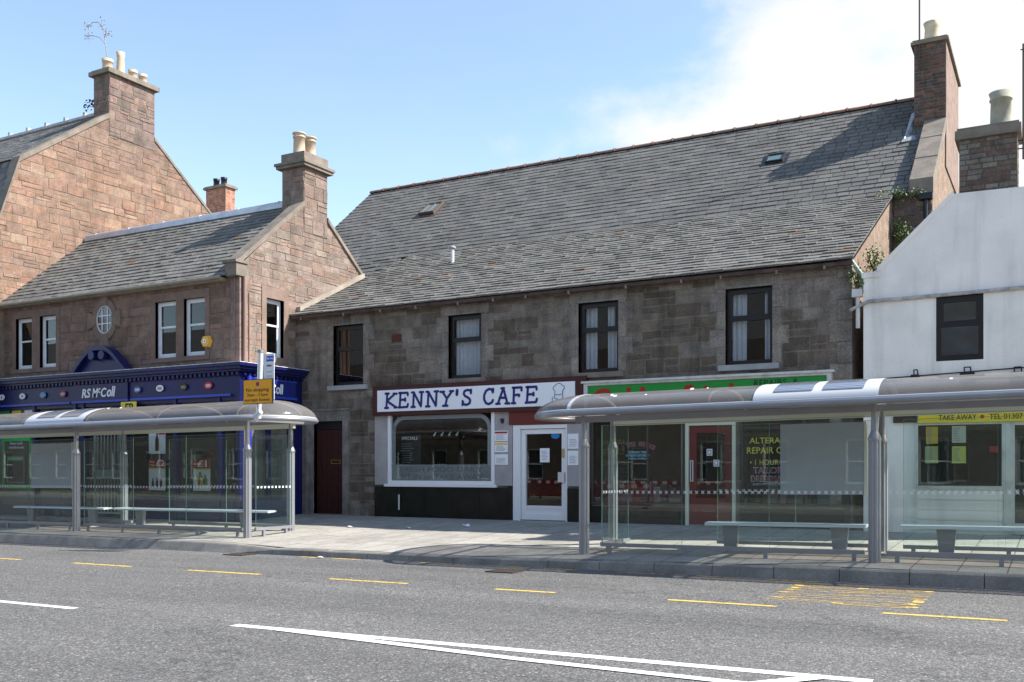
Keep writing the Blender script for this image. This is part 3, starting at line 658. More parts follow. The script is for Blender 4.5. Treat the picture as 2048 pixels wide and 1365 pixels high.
sk = MB(); skew(sk, XM-.36, XM+.03, [(YM-.1, ZE+.27), (20.46, 8.76)], .1); sk.build('skew', m_skew, MC); sk = MB(); skew(sk, XM-.22, XM+.06, [(21.4, 8.52), (22.95, 7.27)], .07); sk.build('skew', m_skew, MC); sk = MB()
sk.box((XM-.34, YM-.16, ZE-.02), (XM+.045, YM+.2, ZE+.30)); sk.box((XM-.39, YM-.21, ZE+.30), (XM+.08, YM+.24, ZE+.37)); sk.build('skew_putt', m_skew, MC)
fl = MB(); skew(fl, XM+.0, XM+.14, [(20.15, 5.84), (22.95, 7.22)], .08); fl.build('mortar_fillet', mat('fillet', (.32, .27, .22), rough=.95, var=.2, bump=.4), MC)
st = stack(MC, XM-.76, XM+.02, 20.44, 21.4, 8.0, 9.78, lambda r, u, z: vary(r.choice([(.21, .155, .125), (.235, .175, .145), (.19, .145, .12)]), .1, r), (.25, .4), (.3, .6), 23, cap=.08, capo=.12)
c = MB(); c.box((XM-.92, 20.28, 9.86), (XM+.18, 21.56, 9.93)); c.box((XM-.78, 20.42, 9.93), (XM+.04, 21.42, 10.2)); c.build('chimney_cap', m_skew, st)
pot(st, (XM-.40, 20.72, 10.2), .165, .62); pot(st, (XM-.38, 21.15, 10.2), .155, .62)
gt = MB(); gt.cyl((XG, YM-.25, ZE-.04), (XM-.45, YM-.25, ZE-.04), .045, n=10); gt.box((XG, YM-.2, ZE-.11), (XM-.45, YM-.001, ZE-.03))
gt.build('gutter', mat('gutter_tan', (.26, .23, .18), rough=.6, var=.2, vs=5), MC)
dp = MB(); dp.cyl((XM+.07, YM+.10, ZS), (XM+.07, YM+.10, ZE-.02), .045); dp.cyl((XM+.03, YM+.30, ZS), (XM+.03, YM+.30, ZE-.4), .012, n=6); dp.cyl((XM-.15, YM-.03, ZS), (XM-.15, YM-.03, ZE-.05), .012, n=6)
dp.build('downpipe', mat('pipe_stone', (.26, .17, .14), rough=.5), MC)
# --- shopfront
PO = .28
z_c0 = ZS-.0
F2, S2 = Plane('Y', YM-PO), Plane('X', XM+PO)
sf = MB()
zf1, zf0 = 3.98, 3.38           # fascia board
def ring(mb, o, z0, z1):         # an L-shaped course round the corner
    mb.box((XG, YM-o, z0), (XM+o, YM, z1)); mb.box((XM+.0, YM+.001, z0+.0005), (XM+o-.0005, YF-.0, z1-.0005))
ring(sf, PO-.03, zf0, zf1); ring(sf, PO+.08, zf1, zf1+.06); ring(sf, PO+.22, zf1+.13, zf1+.2); ring(sf, PO+.16, zf1+.06, zf1+.13)
u = XG+.1
while u < XM+PO: sf.box((u, YM-PO-.06, zf1-.09), (u+.08, YM-PO+.02, zf1-.01)); u += .16
u = YM-PO+.1
while u < YF-.1: sf.box((XM+PO-.02, u, zf1-.09), (XM+PO+.06, u+.08, zf1-.01)); u += .16
# pilasters and framing of the shop windows
mulls = [onY(px, 900, YM-PO+.08)[0] for px in (-60, 70, 152, 168, 250, 352, 440)]
zg = .3
base_front = [a for a in mulls]
for X in mulls: sf.pb(F2, X-.05, X+.05, -.2, -.03, .25, zf0)
sf.pb(F2, XM+PO-.16, XM+PO-.02, -.16, -.02, .2, zf0); sf.pb(F2, XG, XM+PO-.17, -.15, -.06, zf0-.1, zf0-.001)
sf.pb(F2, mulls[2]+.05, mulls[3]-.05, -.18, -.06, .1, zf0-.36)
for (a, b_) in ((mulls[0], mulls[1]), (mulls[1], mulls[2]), (mulls[4], mulls[5]), (mulls[5], mulls[6]), (mulls[6], XM+PO-.17)): sf.pb(F2, a+.05, b_-.05, -.2, -.05, .2, .85)
for (a, b_) in ((YM-PO+.2, 18.9), (18.9, 19.75)):
    sf.pb(S2, a, b_-.01, -.2, -.06, .2, .85); sf.pb(S2, a, b_-.01, -.15, -.06, zf0-.1, zf0-.001)
sf.pb(S2, 18.87, 18.93, -.18, -.04, .85, zf0-.11); sf.pb(S2, 19.76, YF-.01, -.25, -.02, .2, zf0)
sf = sf.build('shopfront', m_blue, MC)
tp = MB(); ring(tp, PO+.235, zf1+.2, zf1+.215); tp.build('cornice_flashing', mat('chalky_lead', (.5, .52, .56), rough=.6, var=.4, vs=9), MC)
pn = MB(); 
def fpx(px): return onY(px, 780, YM-PO)[0]
for (a, b_) in ((-200, 141), (145, 257), (262, 462)): pn.pb(F2, fpx(a), fpx(b_), .002, .03, zf0+.0, zf0+.06)
pn.pb(S2, YM-PO+.3, YF-.25, .002, .03, zf0, zf0+.06); pn.pb(S2, YM-PO+.3, YF-.25, .002, .02, zf1-.14, zf1-.11); pn.pb(S2, YM-PO+.3, YM-PO+.34, .003, .022, zf0+.06, zf1-.14)
pn.build('fascia_trim', m_bluel, MC)
# swan-neck pediment
pc = fpx(204); pw = (fpx(262)-fpx(145))/2; zt = zf1+.2
def ped(t): return .70*(.5+.5*math.cos(math.pi*min(1, max(0, (abs(t)-.08)/.9))))**.62
pd = MB(); n = 36
for i in range(n):
    t0, t1 = -1+2*i/n, -1+2*(i+1)/n
    for o0, o1, za0, off in ((-.1, .02, 0, 0), (-.12, .16, None, .0)):
        zt0, zt1 = zt+ped(t0), zt+ped(t1); b0 = zt-.02 if za0 is not None else zt0-.10; b1 = zt-.02 if za0 is not None else zt1-.10
        if za0 is not None: zt0 -= .02; zt1 -= .02
        ua, ub = pc+t0*pw, pc+t1*pw
        pd.hexa([F2.p(ua, o1, b0), F2.p(ub, o1, b1), F2.p(ub, o0, b1), F2.p(ua, o0, b0), F2.p(ua, o1, zt0+.02), F2.p(ub, o1, zt1+.02), F2.p(ub, o0, zt1+.02), F2.p(ua, o0, zt0+.02)])
for k in (-.17, .17): pd.cyl(F2.p(pc+k*pw, .0, zt+.46), F2.p(pc+k*pw, .20, zt+.46), .12, n=16)
pd.build('pediment', m_blue, MC)
bp_ = MB(); bp_.cyl((XM+PO+.07, YM-PO+.25, .3), (XM+PO+.07, YM-PO+.25, zf0+.5), .06, n=14)
for z in (1.2, 2.9, 3.3): bp_.cyl((XM+PO+.07, YM-PO+.25, z), (XM+PO+.07, YM-PO+.25, z+.05), .085, n=14)
bp_.build('drainpipe', mat('blue_pipe', (.02, .03, .42), rough=.35, coat=.3), MC)
gl = MB(); gl.pq(F2, XG+.02, mulls[2], -.12, .85, zf0-.1); gl.pq(F2, mulls[3], XM+PO-.16, -.12, .85, zf0-.1); gl.build('shop_window', m_shopg, MC, fix=False)
gl = MB(); gl.pq(S2, YM-PO+.2, 19.76, -.12, .85, zf0-.1); gl.build('shop_window', m_shopg, MC, fix=False)
it = MB(); it.box((XG+.05, YM+.9, .2), (XM-1.2, YM+1.0, 3.6)); it.box((XG+.05, YM-.1, 3.5), (XM-.02, YM+1, 3.6)); it.box((XG+.05, YM-.1, .15), (XM-.02, YM+1, .3)); it.box((XM-1.2, YM+.9, .2), (XM-1.1, YF, 3.6)); it.box((XM-1.1, YM-.1, 3.45), (XM+.1, YF, 3.48))
it.build('shop_interior', m_room2, MC)
shp = MB()   # shelves of goods seen through the glass
r = random.Random(5)
for k in range(34):
    shp = MB(); X = lerp(mulls[4]+.1, XM-.2, r.random()); z = r.choice([.95, 1.35, 1.8]); shp.box((X, YM+.3, z), (X+r.uniform(.1, .3), YM+.45, z+r.uniform(.12, .28)), vary(r.choice([(.3, .2, .05), (.25, .05, .04), (.12, .2, .1), (.3, .3, .28), (.08, .1, .2)]), .2, r)); shp.build('displayed_goods', m_ashlar, MC)
blind = MB(); a, b_ = onY(190, 900, YM-PO+.2)[0], onY(244, 900, YM-PO+.2)[0]; Pd = Plane('Y', YM-PO+.19)
blind.frame(Pd, a, b_, .35, 3.0, .05, -.02, .03); blind.pb(Pd, a+.05, b_-.05, -.01, .02, 1.3, 1.55)
for i in range(1, 8): u = lerp(a, b_, i/8); blind.pb(Pd, u-.012, u+.012, -.005, .015, .4, 2.95)
blind.build('door', m_whited, MC, label='shop door with tall vertical bars')

def sign_board(name, label, cat, P, u0, u1, z0, z1, th, m, org=None, group=None):
    b = MB(); b.pb(P, u0, u1, 0, th, z0, z1); return b.build(name, m, label=label, category=cat, group=group, origin=org or P.p((u0+u1)/2, 0, z0))
def child(mb, name, m, par, fix=True):
    return mb.build(name, m, par, fix=fix)
# name boards: lettering as separate signs on the fascia
rs = thing('shop_name_sign', 'white italic newsagent name lettering on the navy fascia facing the street', 'shop sign', F2.p(pc, 0, zf0))
a = onY(165, 775, YM-PO)[0]; b_ = onY(232, 770, YM-PO)[0]
t = MB(); t.pb(F2, fpx(146), fpx(256), .001, .016, zf0+.065, zf1-.1); t.build('board', m_blue, rs)
w_ = b_-a
for s, f0, f1, za, zb in (('RS', 0, .27, .14, .37), ('M', .32, .49, .14, .37), ('c', .50, .56, .25, .37), ('C', .58, .74, .14, .37), ('oll', .755, 1, .14, .37)):
    zb_ = zb+.02; text_mb(s, F2, a+w_*f0, a+w_*f1, zf0+za, zf0+(zb_ if s != 'oll' else zb_+.03), o=.017, bold=.018, shear=.2, th=.01).build('lettering', m_paper, rs)
rs = thing('shop_name_sign', 'navy side fascia sign with white newsagent lettering, partly behind the yellow plate', 'shop sign', S2.p(19, 0, zf0))
t = MB(); t.pb(S2, YM-PO+.36, YF-.3, .001, .016, zf0+.065, zf1-.145); t.build('board', mat('side_board_blue', (.012, .02, .16), rough=.3, coat=.4), rs)
ya = onX(506, 770, XM+PO)[0]; yb = onX(565, 765, XM+PO)[0]; w_ = yb-ya
for s, f0, f1, za, zb in (('RS', 0, .27, .12, .36), ('M', .32, .49, .12, .36), ('c', .50, .56, .24, .36), ('C', .58, .74, .12, .36), ('oll', .755, 1, .12, .38)):
    text_mb(s, S2, ya+w_*f0, ya+w_*f1, zf0+za, zf0+zb, o=.017, bold=.018, shear=.1, th=.01).build('lettering', m_paper, rs)
# oval badges
cols = {'white': (.66, .67, .70), 'sky blue': (.03, .24, .55), 'maroon': (.25, .02, .03), 'dark green': (.012, .02, .02), 'red': (.5, .02, .03), 'navy': (.05, .10, .28)}
inner = {'white': (.1, .1, .14), 'sky blue': (.55, .3, .1), 'maroon': (.6, .5, .5), 'dark green': (.3, .25, .08), 'red': (.7, .6, .6), 'navy': (.6, .65, .7)}
for px, cn, lb in ((4, 'white', 'white oval badge at the far left end of the navy fascia'), (45, 'white', 'white oval badge with a dark dot, second from the left on the navy fascia'), (86, 'sky blue', 'sky blue oval badge with an orange centre on the navy fascia'),
                   (126, 'maroon', 'maroon oval badge just left of the shop name'), (275, 'navy', 'navy oval badge with pale marks just right of the shop name'), (320, 'white', 'white oval badge with a red mark, right of the shop name'),
                   (367, 'dark green', 'dark green oval badge with a gold mark on the navy fascia'), (417, 'red', 'bright red oval badge near the corner of the navy fascia')):
    y = 783-(px/480)*25; u, z = onY(px, y-2, YM-PO); z = zf0+.29; e = MB(); n = 24
    e.add([F2.p(u+math.cos(i*2*math.pi/n)*.135, .012, z+math.sin(i*2*math.pi/n)*.085) for i in range(n)]+[F2.p(u+math.cos(i*2*math.pi/n)*.135, 0, z+math.sin(i*2*math.pi/n)*.085) for i in range(n)],
          [tuple(range(n))]+[(i, (i+1) % n, n+(i+1) % n, n+i) for i in range(n)])
    oo = e.build('oval_badge', mat('badge_'+cn, cols[cn], rough=.35), label=lb, category='badge', group='oval badges on the navy fascia', origin=F2.p(u, 0, z))
    q = MB(); rr = random.Random(px)
    if cn == 'white' and px < 100:
        q.add([F2.p(u+math.cos(i)*.03, .016, z+math.sin(i)*.035) for i in (0, 1.05, 2.1, 3.14, 4.2, 5.24)], [tuple(range(6))]); q.pb(F2, u-.006, u+.006, .012, .017, z-.05, z+.02)
    else:
        for i in range(4): q.pb(F2, u-.075+i*.04, u-.047+i*.04, .012, .016, z-.02, z+.03)
        q.pb(F2, u-.08, u+.08, .012, .015, z-.042, z-.03)
    q.build('emblem', mat('emblem_'+cn, (.45, .03, .04) if px == 320 else inner[cn], rough=.4), oo)
# alarm box
au, az = onY(417, 684, YM); ab = MB(); n = 6
hx = [(au+math.cos(i*math.pi/3)*.17, az+math.sin(i*math.pi/3)*.17) for i in range(6)]
ab.add([FY.p(u, .02, z) for u, z in hx]+[FY.p(au+(u-au)*.86, .12, az+(z-az)*.86) for u, z in hx], [tuple(range(6, 12))]+[(i, (i+1) % 6, 6+(i+1) % 6, 6+i) for i in range(6)])
ab = ab.build('alarm_box', mat('alarm_yellow', (.75, .40, .05), rough=.4), label='yellow hexagonal burglar alarm box on the stone wall by the paired windows', category='alarm box', origin=FY.p(au, 0, az))
q = MB(); q.pb(FY, au-.07, au+.03, .12, .125, az-.05, az+.05); q.build('alarm_label', m_paper, ab); q = MB(); q.pb(FY, au-.03, au+.01, .125, .129, az-.02, az+.02); q.build('alarm_logo', mat('mid_blue', (.05, .2, .5)), ab)
# shop posters
PI_ = Plane('Y', YM-PO+.14)
def poster(name, label, P, u0, u1, z0, z1, parts, m=None, grp=None, cat='poster'):
    b = MB(); b.pb(P, u0, u1, 0, .006, z0, z1); o = b.build(name, m or m_paper, label=label, category=cat, origin=P.p((u0+u1)/2, 0, z0), group=grp)
    for nm, mb, mm in parts: mb.build(nm, mm, o)
    return o
m_pred = mat('poster_red', (.42, .02, .02), rough=.5); m_pyel = mat('poster_yellow', (.75, .5, .04), rough=.5); m_pbr = mat('poster_brown', (.16, .05, .02), rough=.4); m_pgr = mat('poster_green', (.25, .4, .08), rough=.5)
def bottle(P, u, z0, h, w, o=.008):
    b = MB(); n = 10; b.lathe((0, 0, 0), [(w, 0), (w, h*.6), (w*.4, h*.75), (w*.4, h)], n); b.v = [P.p(u+v[0], o+abs(v[1])*.3, z0+v[2]) for v in b.v]; return b
u0, u1, z0, z1 = fr(298, 858, 331, 908, YM-PO+.14)
poster('window_poster', 'white poster of one brown bottle, above the £2 offer poster in the window', PI_, u0, u1, z0, z1, [('bottle', bottle(PI_, (u0+u1)/2, z0+.08, (z1-z0)*.75, .07), m_pbr), ('price_tag', MB().pb(PI_, lerp(u0, u1, .6), u1-.01, .007, .012, z1-.16, z1-.06), m_pred)], grp='offer posters in the newsagent window')
u0, u1, z0, z1 = fr(298, 918, 331, 981, YM-PO+.14); h = z1-z0
poster('window_poster', 'red and white offer poster reading Any 2 for £2', PI_, u0, u1, z0, z1, [('red_band', MB().pb(PI_, u0, u1, .006, .009, z1-h*.28, z1), m_pred), ('yellow_band', MB().pb(PI_, u0, u1, .006, .010, z1-h*.32, z1-h*.28), m_pyel),
    ('lettering', text_mb('£2', PI_, lerp(u0, u1, .45), u1-.02, z1-h*.24, z1-h*.04, o=.01, bold=.02), m_paper), ('lettering', text_mb('Any', PI_, u0+.02, lerp(u0, u1, .36), z1-h*.14, z1-h*.06, o=.01), m_paper), ('lettering', text_mb('2 for', PI_, u0+.02, lerp(u0, u1, .4), z1-h*.24, z1-h*.16, o=.01), m_paper),
    ('bottle', bottle(PI_, lerp(u0, u1, .25), z0+.08, h*.3, .04), m_pbr), ('bottle', bottle(PI_, lerp(u0, u1, .5), z0+.08, h*.3, .04), m_pbr), ('bottle', bottle(PI_, lerp(u0, u1, .75), z0+.08, h*.3, .04), m_pbr)], grp='offer posters in the newsagent window')
u0, u1, z0, z1 = fr(387, 918, 421, 982, YM-PO+.14); h = z1-z0
poster('window_poster', 'red and white offer poster reading £1 with yellow and green goods', PI_, u0, u1, z0, z1, [('red_band', MB().pb(PI_, u0, u1, .006, .009, z1-h*.3, z1), m_pred), ('yellow_band', MB().pb(PI_, u0, u1, .006, .010, z1-h*.34, z1-h*.3), m_pyel),
    ('lettering', text_mb('£1', PI_, lerp(u0, u1, .25), lerp(u0, u1, .8), z1-h*.26, z1-h*.05, o=.01, bold=.02), m_paper), ('picture', bottle(PI_, lerp(u0, u1, .4), z0+.15, h*.4, .09), m_pyel), ('picture', bottle(PI_, lerp(u0, u1, .7), z0+.15, h*.3, .08), m_pgr)], grp='offer posters in the newsagent window')
u0, u1, z0, z1 = fr(242, 804, 273, 835, YM-PO-.03); PE = Plane('Y', YM-PO-.03)
poster('price_sign', 'small yellow and black sign above the newsagent shop door', PE, u0, u1, z0, z1, [('lettering', text_mb('EP', PE, lerp(u0, u1, .3), lerp(u0, u1, .8), lerp(z0, z1, .3), lerp(z0, z1, .9), o=.008, bold=.03), m_dark)], m=m_yell, cat='sign')
for px0, px1, mm, lb in ((6, 22, m_green, 'round green and white sticker sign in the lilac window at the far left'), (27, 45, m_yell, 'small yellow and black sign in the lilac window'), (52, 70, m_paper, 'round white sticker with a dark bird mark in the lilac window')):
    u0, u1, z0, z1 = fr(px0, 819, px1, 840, YM-PO+.14); q = MB(); q.pb(PI_, lerp(u0, u1, .3), lerp(u0, u1, .7), .006, .01, lerp(z0, z1, .35), lerp(z0, z1, .9))
    poster('window_sticker', lb, Plane('Y', YM-PO+.10), u0, u1, z0-.2, z1, [('mark', q, m_dark)], m=mm, cat='sticker', grp='stickers in the lilac window')
# lilac panel behind + cash machine
u0, u1, z0, z1 = fr(-60, 800, 66, 1000, YM-PO+.16)
lp = MB(); lp.pb(PI_, u0, u1, -.03, -.01, .85, 3.27); lp.build('window_backing', mat('lilac_panel', (.36, .33, .48), rough=.6), MC)
u0, u1, z0, z1 = fr(8, 869, 63, 978, YM-PO+.05); PA = Plane('Y', YM-PO+.05)
at = thing('cash_machine', 'cash machine with a green surround reading free cash withdrawals', 'cash machine', PA.p((u0+u1)/2, 0, .3))
q = MB(); q.pb(PA, u0, u1, -.05, .05, z0, z1); q.build('surround', mat('atm_green', (.02, .50, .08), rough=.4), at)
q = MB(); q.pb(PA, u0+.12, u1-.04, .05, .06, z0+.12, z1-.2); q.build('fascia', mat('atm_dark', (.03, .028, .03), rough=.35), at)
q = MB(); q.frame(PA, lerp(u0, u1, .2), lerp(u0, u1, .85), lerp(z0, z1, .1), lerp(z0, z1, .6), .05, .06, .09); q.build('screen_bezel', mat('atm_grey', (.16, .17, .16), rough=.4, metal=.4), at)
q = MB(); q.pb(PA, lerp(u0, u1, .2)+.05, lerp(u0, u1, .85)-.05, .06, .065, lerp(z0, z1, .1)+.05, lerp(z0, z1, .6)-.05); q.build('screen', mat('atm_screen', (.012, .02, .04), rough=.1), at)
q = MB(); q.pb(PA, lerp(u0, u1, .25), lerp(u0, u1, .8), .09, .1, lerp(z0, z1, .52), lerp(z0, z1, .58)); q.build('card_slot', mat('atm_mint', (.2, .5, .25), rough=.4), at)
text_mb('free cash', PA, lerp(u0, u1, .3), lerp(u0, u1, .75), lerp(z0, z1, .81), lerp(z0, z1, .86), o=.061).build('lettering', m_paper, at)
text_mb('withdrawals', PA, lerp(u0, u1, .25), lerp(u0, u1, .8), lerp(z0, z1, .735), lerp(z0, z1, .785), o=.061).build('lettering', m_paper, at)

# ================================================================== CAFE BUILDING
XR = -3.57; XT = -2.66
CB = thing('cafe_building', 'long two-storey dark stone building with big slate roof over the cafe and the tailor shop', 'building', (-10, YF, .37))
FC = Plane('Y', YF); ZC = 5.74
def frc(x0, y0, x1, y1, Yp=YF): return fr(x0, y0, x1, y1, Yp)
W = [frc(667, 650, 727, 771), frc(897, 629, 963, 757), frc(1157, 604, 1237, 745), frc(1451, 575, 1545, 729)]
kd = frc(628, 843, 686, 1028); kd = (kd[0], kd[1], .3, kd[3])
kw = frc(780, 826, 990, 969)
kdoor = frc(1028, 850, 1136, 1042); kdoor = (kdoor[0], kdoor[1], .3, kdoor[3])
s1 = frc(1183, 828, 1368, 1002); s2 = frc(1480, 828, 1690, 1005); sd = frc(1372, 838, 1472, 1050)
zsh = 2.72
s1 = (s1[0], s1[1], .78, zsh); s2 = (s2[0], s2[1], .80, zsh); sd = (sd[0], sd[1], .3, zsh)
kz0, kz1 = onY(745, 832, YF)[1], onY(745, 778, YF)[1]
kf = (onY(745, 800, YF-.15)[0], onY(1160, 780, YF-.15)[0])
ky = Plane('Y', YF-.15)
wall = MB()
sheet(wall, FC, XM, XR, 0, ZC+.05, W+[kd, kw, kdoor, s1, s2, sd], (.20, .17, .14), rev=.16)
def pal_cafe(r, u, z):
    from mathutils import noise as nz
    k = nz.noise(Vector((u*.55, z*.8, 3.3)))+r.uniform(-.35, .35)
    return vary(r.choice([(.215, .182, .152), (.235, .20, .17), (.20, .172, .146)]) if k < 0.06 else r.choice([(.128, .104, .08), (.145, .118, .092), (.16, .132, .104)]), .10, r)
hs = [(a-.2, b_+.2, c-.14, d+.24) for a, b_, c, d in W]
shopx = onY(752, 900, YF)[0]
masonry(wall, FC, [(XM+.02, .3), (XR-.28, .3), (XR-.28, ZC), (XM+.02, ZC)], hs+[(kd[0]-.25, kd[1]+.22, 0, kd[3]+.28), (shopx, XR-.28, 0, 3.4)], (.2, .34), (.28, .8), pal_cafe, prot=(.001, .008), gap=.022, split=.22, seed=44, jit=.016)
z = .3; i = 0
while z < ZC-.05:      # smooth quoins at the right corner
    z1 = min(z+.42, ZC); wall.pb(FC, XR-(.42 if i % 2 else .27), XR+.006, -.2, .012, z+.008, z1-.008, vary((.25, .218, .185), .08)); z = z1; i += 1
wall.build('wall', m_cafe, CB)
for (a, b_, c, d) in W:
    dr = MB(); z = c; i = 0
    while z < d-.01:
        z1 = min(z+.38, d); e = (.34 if i % 2 else .18)
        dr.pb(FC, a-e, a, -.14, .014, z+.004, z1-.004, vary((.24, .208, .178), .1)); dr.pb(FC, b_, b_+e, -.14, .014, z+.004, z1-.004, vary((.24, .208, .178), .1)); z = z1; i += 1
    dr.pb(FC, a-.22, b_+.22, -.14, .016, d, d+.24, vary((.24, .208, .178), .08)); dr.pb(FC, a-.02, b_+.02, .0161, .03, d+.0, d+.045, (.25, .23, .2)); dr.build('window_surround', m_cafe, CB)
dr = MB()
dr.pb(FC, kd[0]-.25, kd[0], -.16, .03, .3, kd[3], (.24, .22, .2)); dr.pb(FC, kd[1], kd[1]+.2, -.16, .03, .3, kd[3], (.22, .2, .18)); dr.pb(FC, kd[0]-.28, kd[1]+.24, -.16, .035, kd[3], kd[3]+.27, (.2, .18, .16)); dr.pb(FC, kd[0]-.3, kd[1]+.26, .0, .06, kd[3]+.27, kd[3]+.33, (.2, .18, .16))
dr.build('door_surround', m_cafe, CB)
cur = [[], [(0, 1, .02, .98)], [(0, .34, .02, .98), (.66, 1, .02, .98)], [(0, .36, .02, .98), (.83, 1, .02, .98)]]
stone_sill = mat('painted_sill', (.33, .33, .33), rough=.8, var=.15, bump=.4)
for k, (a, b_, c, d) in enumerate(W):
    win(CB, FC, a, b_, c, d, m_brownf, fw=.075, rec=.1, tr=.6, curtain=cur[k], room=1.0, sill=(.14, .09, .12, stone_sill if k in (0, 3) else m_skew), label=('window with bare dark panes', 'window with a full net curtain', 'window with two curtains drawn back', 'widest window, sky and curtains in the glass')[k])
# reflections aside, a small red vent and the blocked pipe
v = frc(785, 669, 803, 684); q = MB(); q.pb(FC, v[0], v[1], -.02, .025, v[2], v[3])
for i in range(4): q.pb(FC, v[0]+.01, v[1]-.01, .025, .032, lerp(v[2], v[3], i/4)+.008, lerp(v[2], v[3], i/4)+.022)
q.build('air_vent', mat('vent_red', (.10, .025, .018), rough=.7), CB)
# roofs
YB_, ZB_, YR_, ZR_ = 25.4, 8.3, 30.0, 12.1
XL = -22.9
rf = MB(); EO = .22
roofing(rf, (XM+.02, YF-EO, ZC-.09), (XR+.06, YF-EO, ZC-.06), (XM+.02, YB_+.1, ZB_+.03), (XR+.06, YB_+.1, ZB_+.03), 25, .30, .030, pal_slate2, 51, jit=.005)
roofing(rf, (XL, YB_-.05, ZB_-.05), (XT-.45, YB_-.05, ZB_-.05), (XL, YR_, ZR_), (XT-.45, YR_, ZR_), 24, .33, .024, pal_slate, 52, jit=.003)
roofing(rf, (XL, 22.6, ZB_-.05-(YB_-.05-22.6)*(ZR_-ZB_+.05)/(YR_-YB_+.05)), (XM-.25, 22.6, ZB_-.05-(YB_-.05-22.6)*(ZR_-ZB_+.05)/(YR_-YB_+.05)), (XL, YB_+.02, ZB_-.0), (XM-.25, YB_+.02, ZB_-.0), 14, .33, .03, pal_slate, 53, jit=.006)
rf.add([(XL, YR_, ZR_), (XT-.1, YR_, ZR_), (XT-.1, 35, 8.0), (XL, 35, 8.0)], [(0, 1, 2, 3)], (.1, .1, .1))
rf.build('roof', m_slate, CB)
w2 = MB()
w2.add([(XR, YF, 0), (XR, YB_+.3, 0), (XR, YB_+.3, ZB_-.02), (XR, YF, ZC-.1)], [(0, 1, 2, 3)])
w2.add([(XT, YB_, 0), (XT, 35, 0), (XT, 35, 8), (XT, YR_, ZR_), (XT, YB_, ZB_)], [(0, 1, 2, 3, 4)])
w2.add([(XL, YB_, 0), (XL, 35, 0), (XL, 35, 8), (XL, YR_, ZR_), (XL, YB_, ZB_)], [(0, 1, 2, 3, 4)])
w2.add([(XL, 35, 0), (XT, 35, 0), (XT, 35, 8), (XL, 35, 8)], [(0, 1, 2, 3)])
w2.build('side_wall', m_harl, CB)
w3 = MB(); w3.pq(Plane('Y', YB_), XL, XM, 0, 0, ZB_, (.2, .17, .15)); w3.build('rear_wall', m_stone, CB); w3 = MB(); w3.pq(Plane('Y', YB_), XR, XT, 0, 0, ZB_, (.2, .17, .15))
masonry(w3, Plane('Y', YB_), [(XR+.02, 5), (XT, 5), (XT, ZB_), (XR+.02, ZB_)], [], (.2, .3), (.25, .5), lambda r, u, z: vary((.17, .13, .11), .2, r), seed=9); w3.build('rear_wall', m_stone, CB)
rd = MB(); n = 29
for i in range(n):
    a = lerp(XL, XT-.75, i/n); b_ = lerp(XL, XT-.75, (i+1)/n); c = vary(rnd.choice([(.20, .105, .075), (.19, .12, .09), (.165, .115, .09), (.22, .125, .09)]), .12)
    for (x0, x1, rr) in ((a+.004, b_-.05, .12), (b_-.05, b_, .148)):
        vs = []
        for X in (x0, x1):
            for k in range(7):
                t_ = math.pi*k/6; vs.append((X, YR_-math.cos(t_)*rr*1.15, ZR_-.04+math.sin(t_)*rr*.95))
        rd.add(vs, [(k, k+1, 8+k, 7+k) for k in range(6)]+[tuple(range(7)), tuple(range(7, 14))], tuple(v*(1.15 if rr > .13 else 1) for v in c))
rd.build('ridge_tiles', m_ridge, CB)
# eaves board and gutter hooks
ev = MB(); ev.pb(FC, XM+.03, XR+.05, 0.03, EO-.02, ZC-.16, ZC-.12); ev.pb(FC, XM+.03, XR+.05, EO-.05, EO+.0, ZC-.19, ZC-.115); ev.build('eaves_board', mat('rusty_gutter', (.07, .04, .03), rough=.8, var=.4, vs=6), CB)
for i in range(13):
    X = lerp(XM+.6, XR-.3, (i+rnd.uniform(-.2, .2))/12); hk_ = MB(); hk_.pb(FC, X, X+.04, EO-.03, EO+.02, ZC-.235, ZC-.16); hk_.build('gutter_bracket', m_skew, CB)
# roof furniture
def on_roof_lower(px, py):
    n = Vector((0, -(ZB_-ZC), YB_-YF)); return ray_plane(px, py, n, n.dot(Vector((0, YF, ZC-.05))))
def on_roof_upper(px, py):
    n = Vector((0, -(ZR_-ZB_), YR_-YB_)); return ray_plane(px, py, n, n.dot(Vector((0, YR_, ZR_))))
p = on_roof_lower(905, 530); vp = MB(); vp.cyl(p-Vector((0, 0, .1)), p+Vector((0, 0, .46)), .05); vp.build('vent_pipe', m_white, CB, label='white vent pipe with a cap')
vp = MB(); vp.lathe((p.x, p.y, p.z+.44), [(.05, 0), (.10, .02), (.10, .06), (.05, .10), (.0, .11)], 16); vp.build('vent_cap', mat('grey_cap', (.3, .3, .3)), CB); vp = MB(); vp.cyl(p-Vector((0, 0, .1)), p+Vector((0, 0, .03)), .085, .065); vp.build('vent_collar', m_dark, CB)
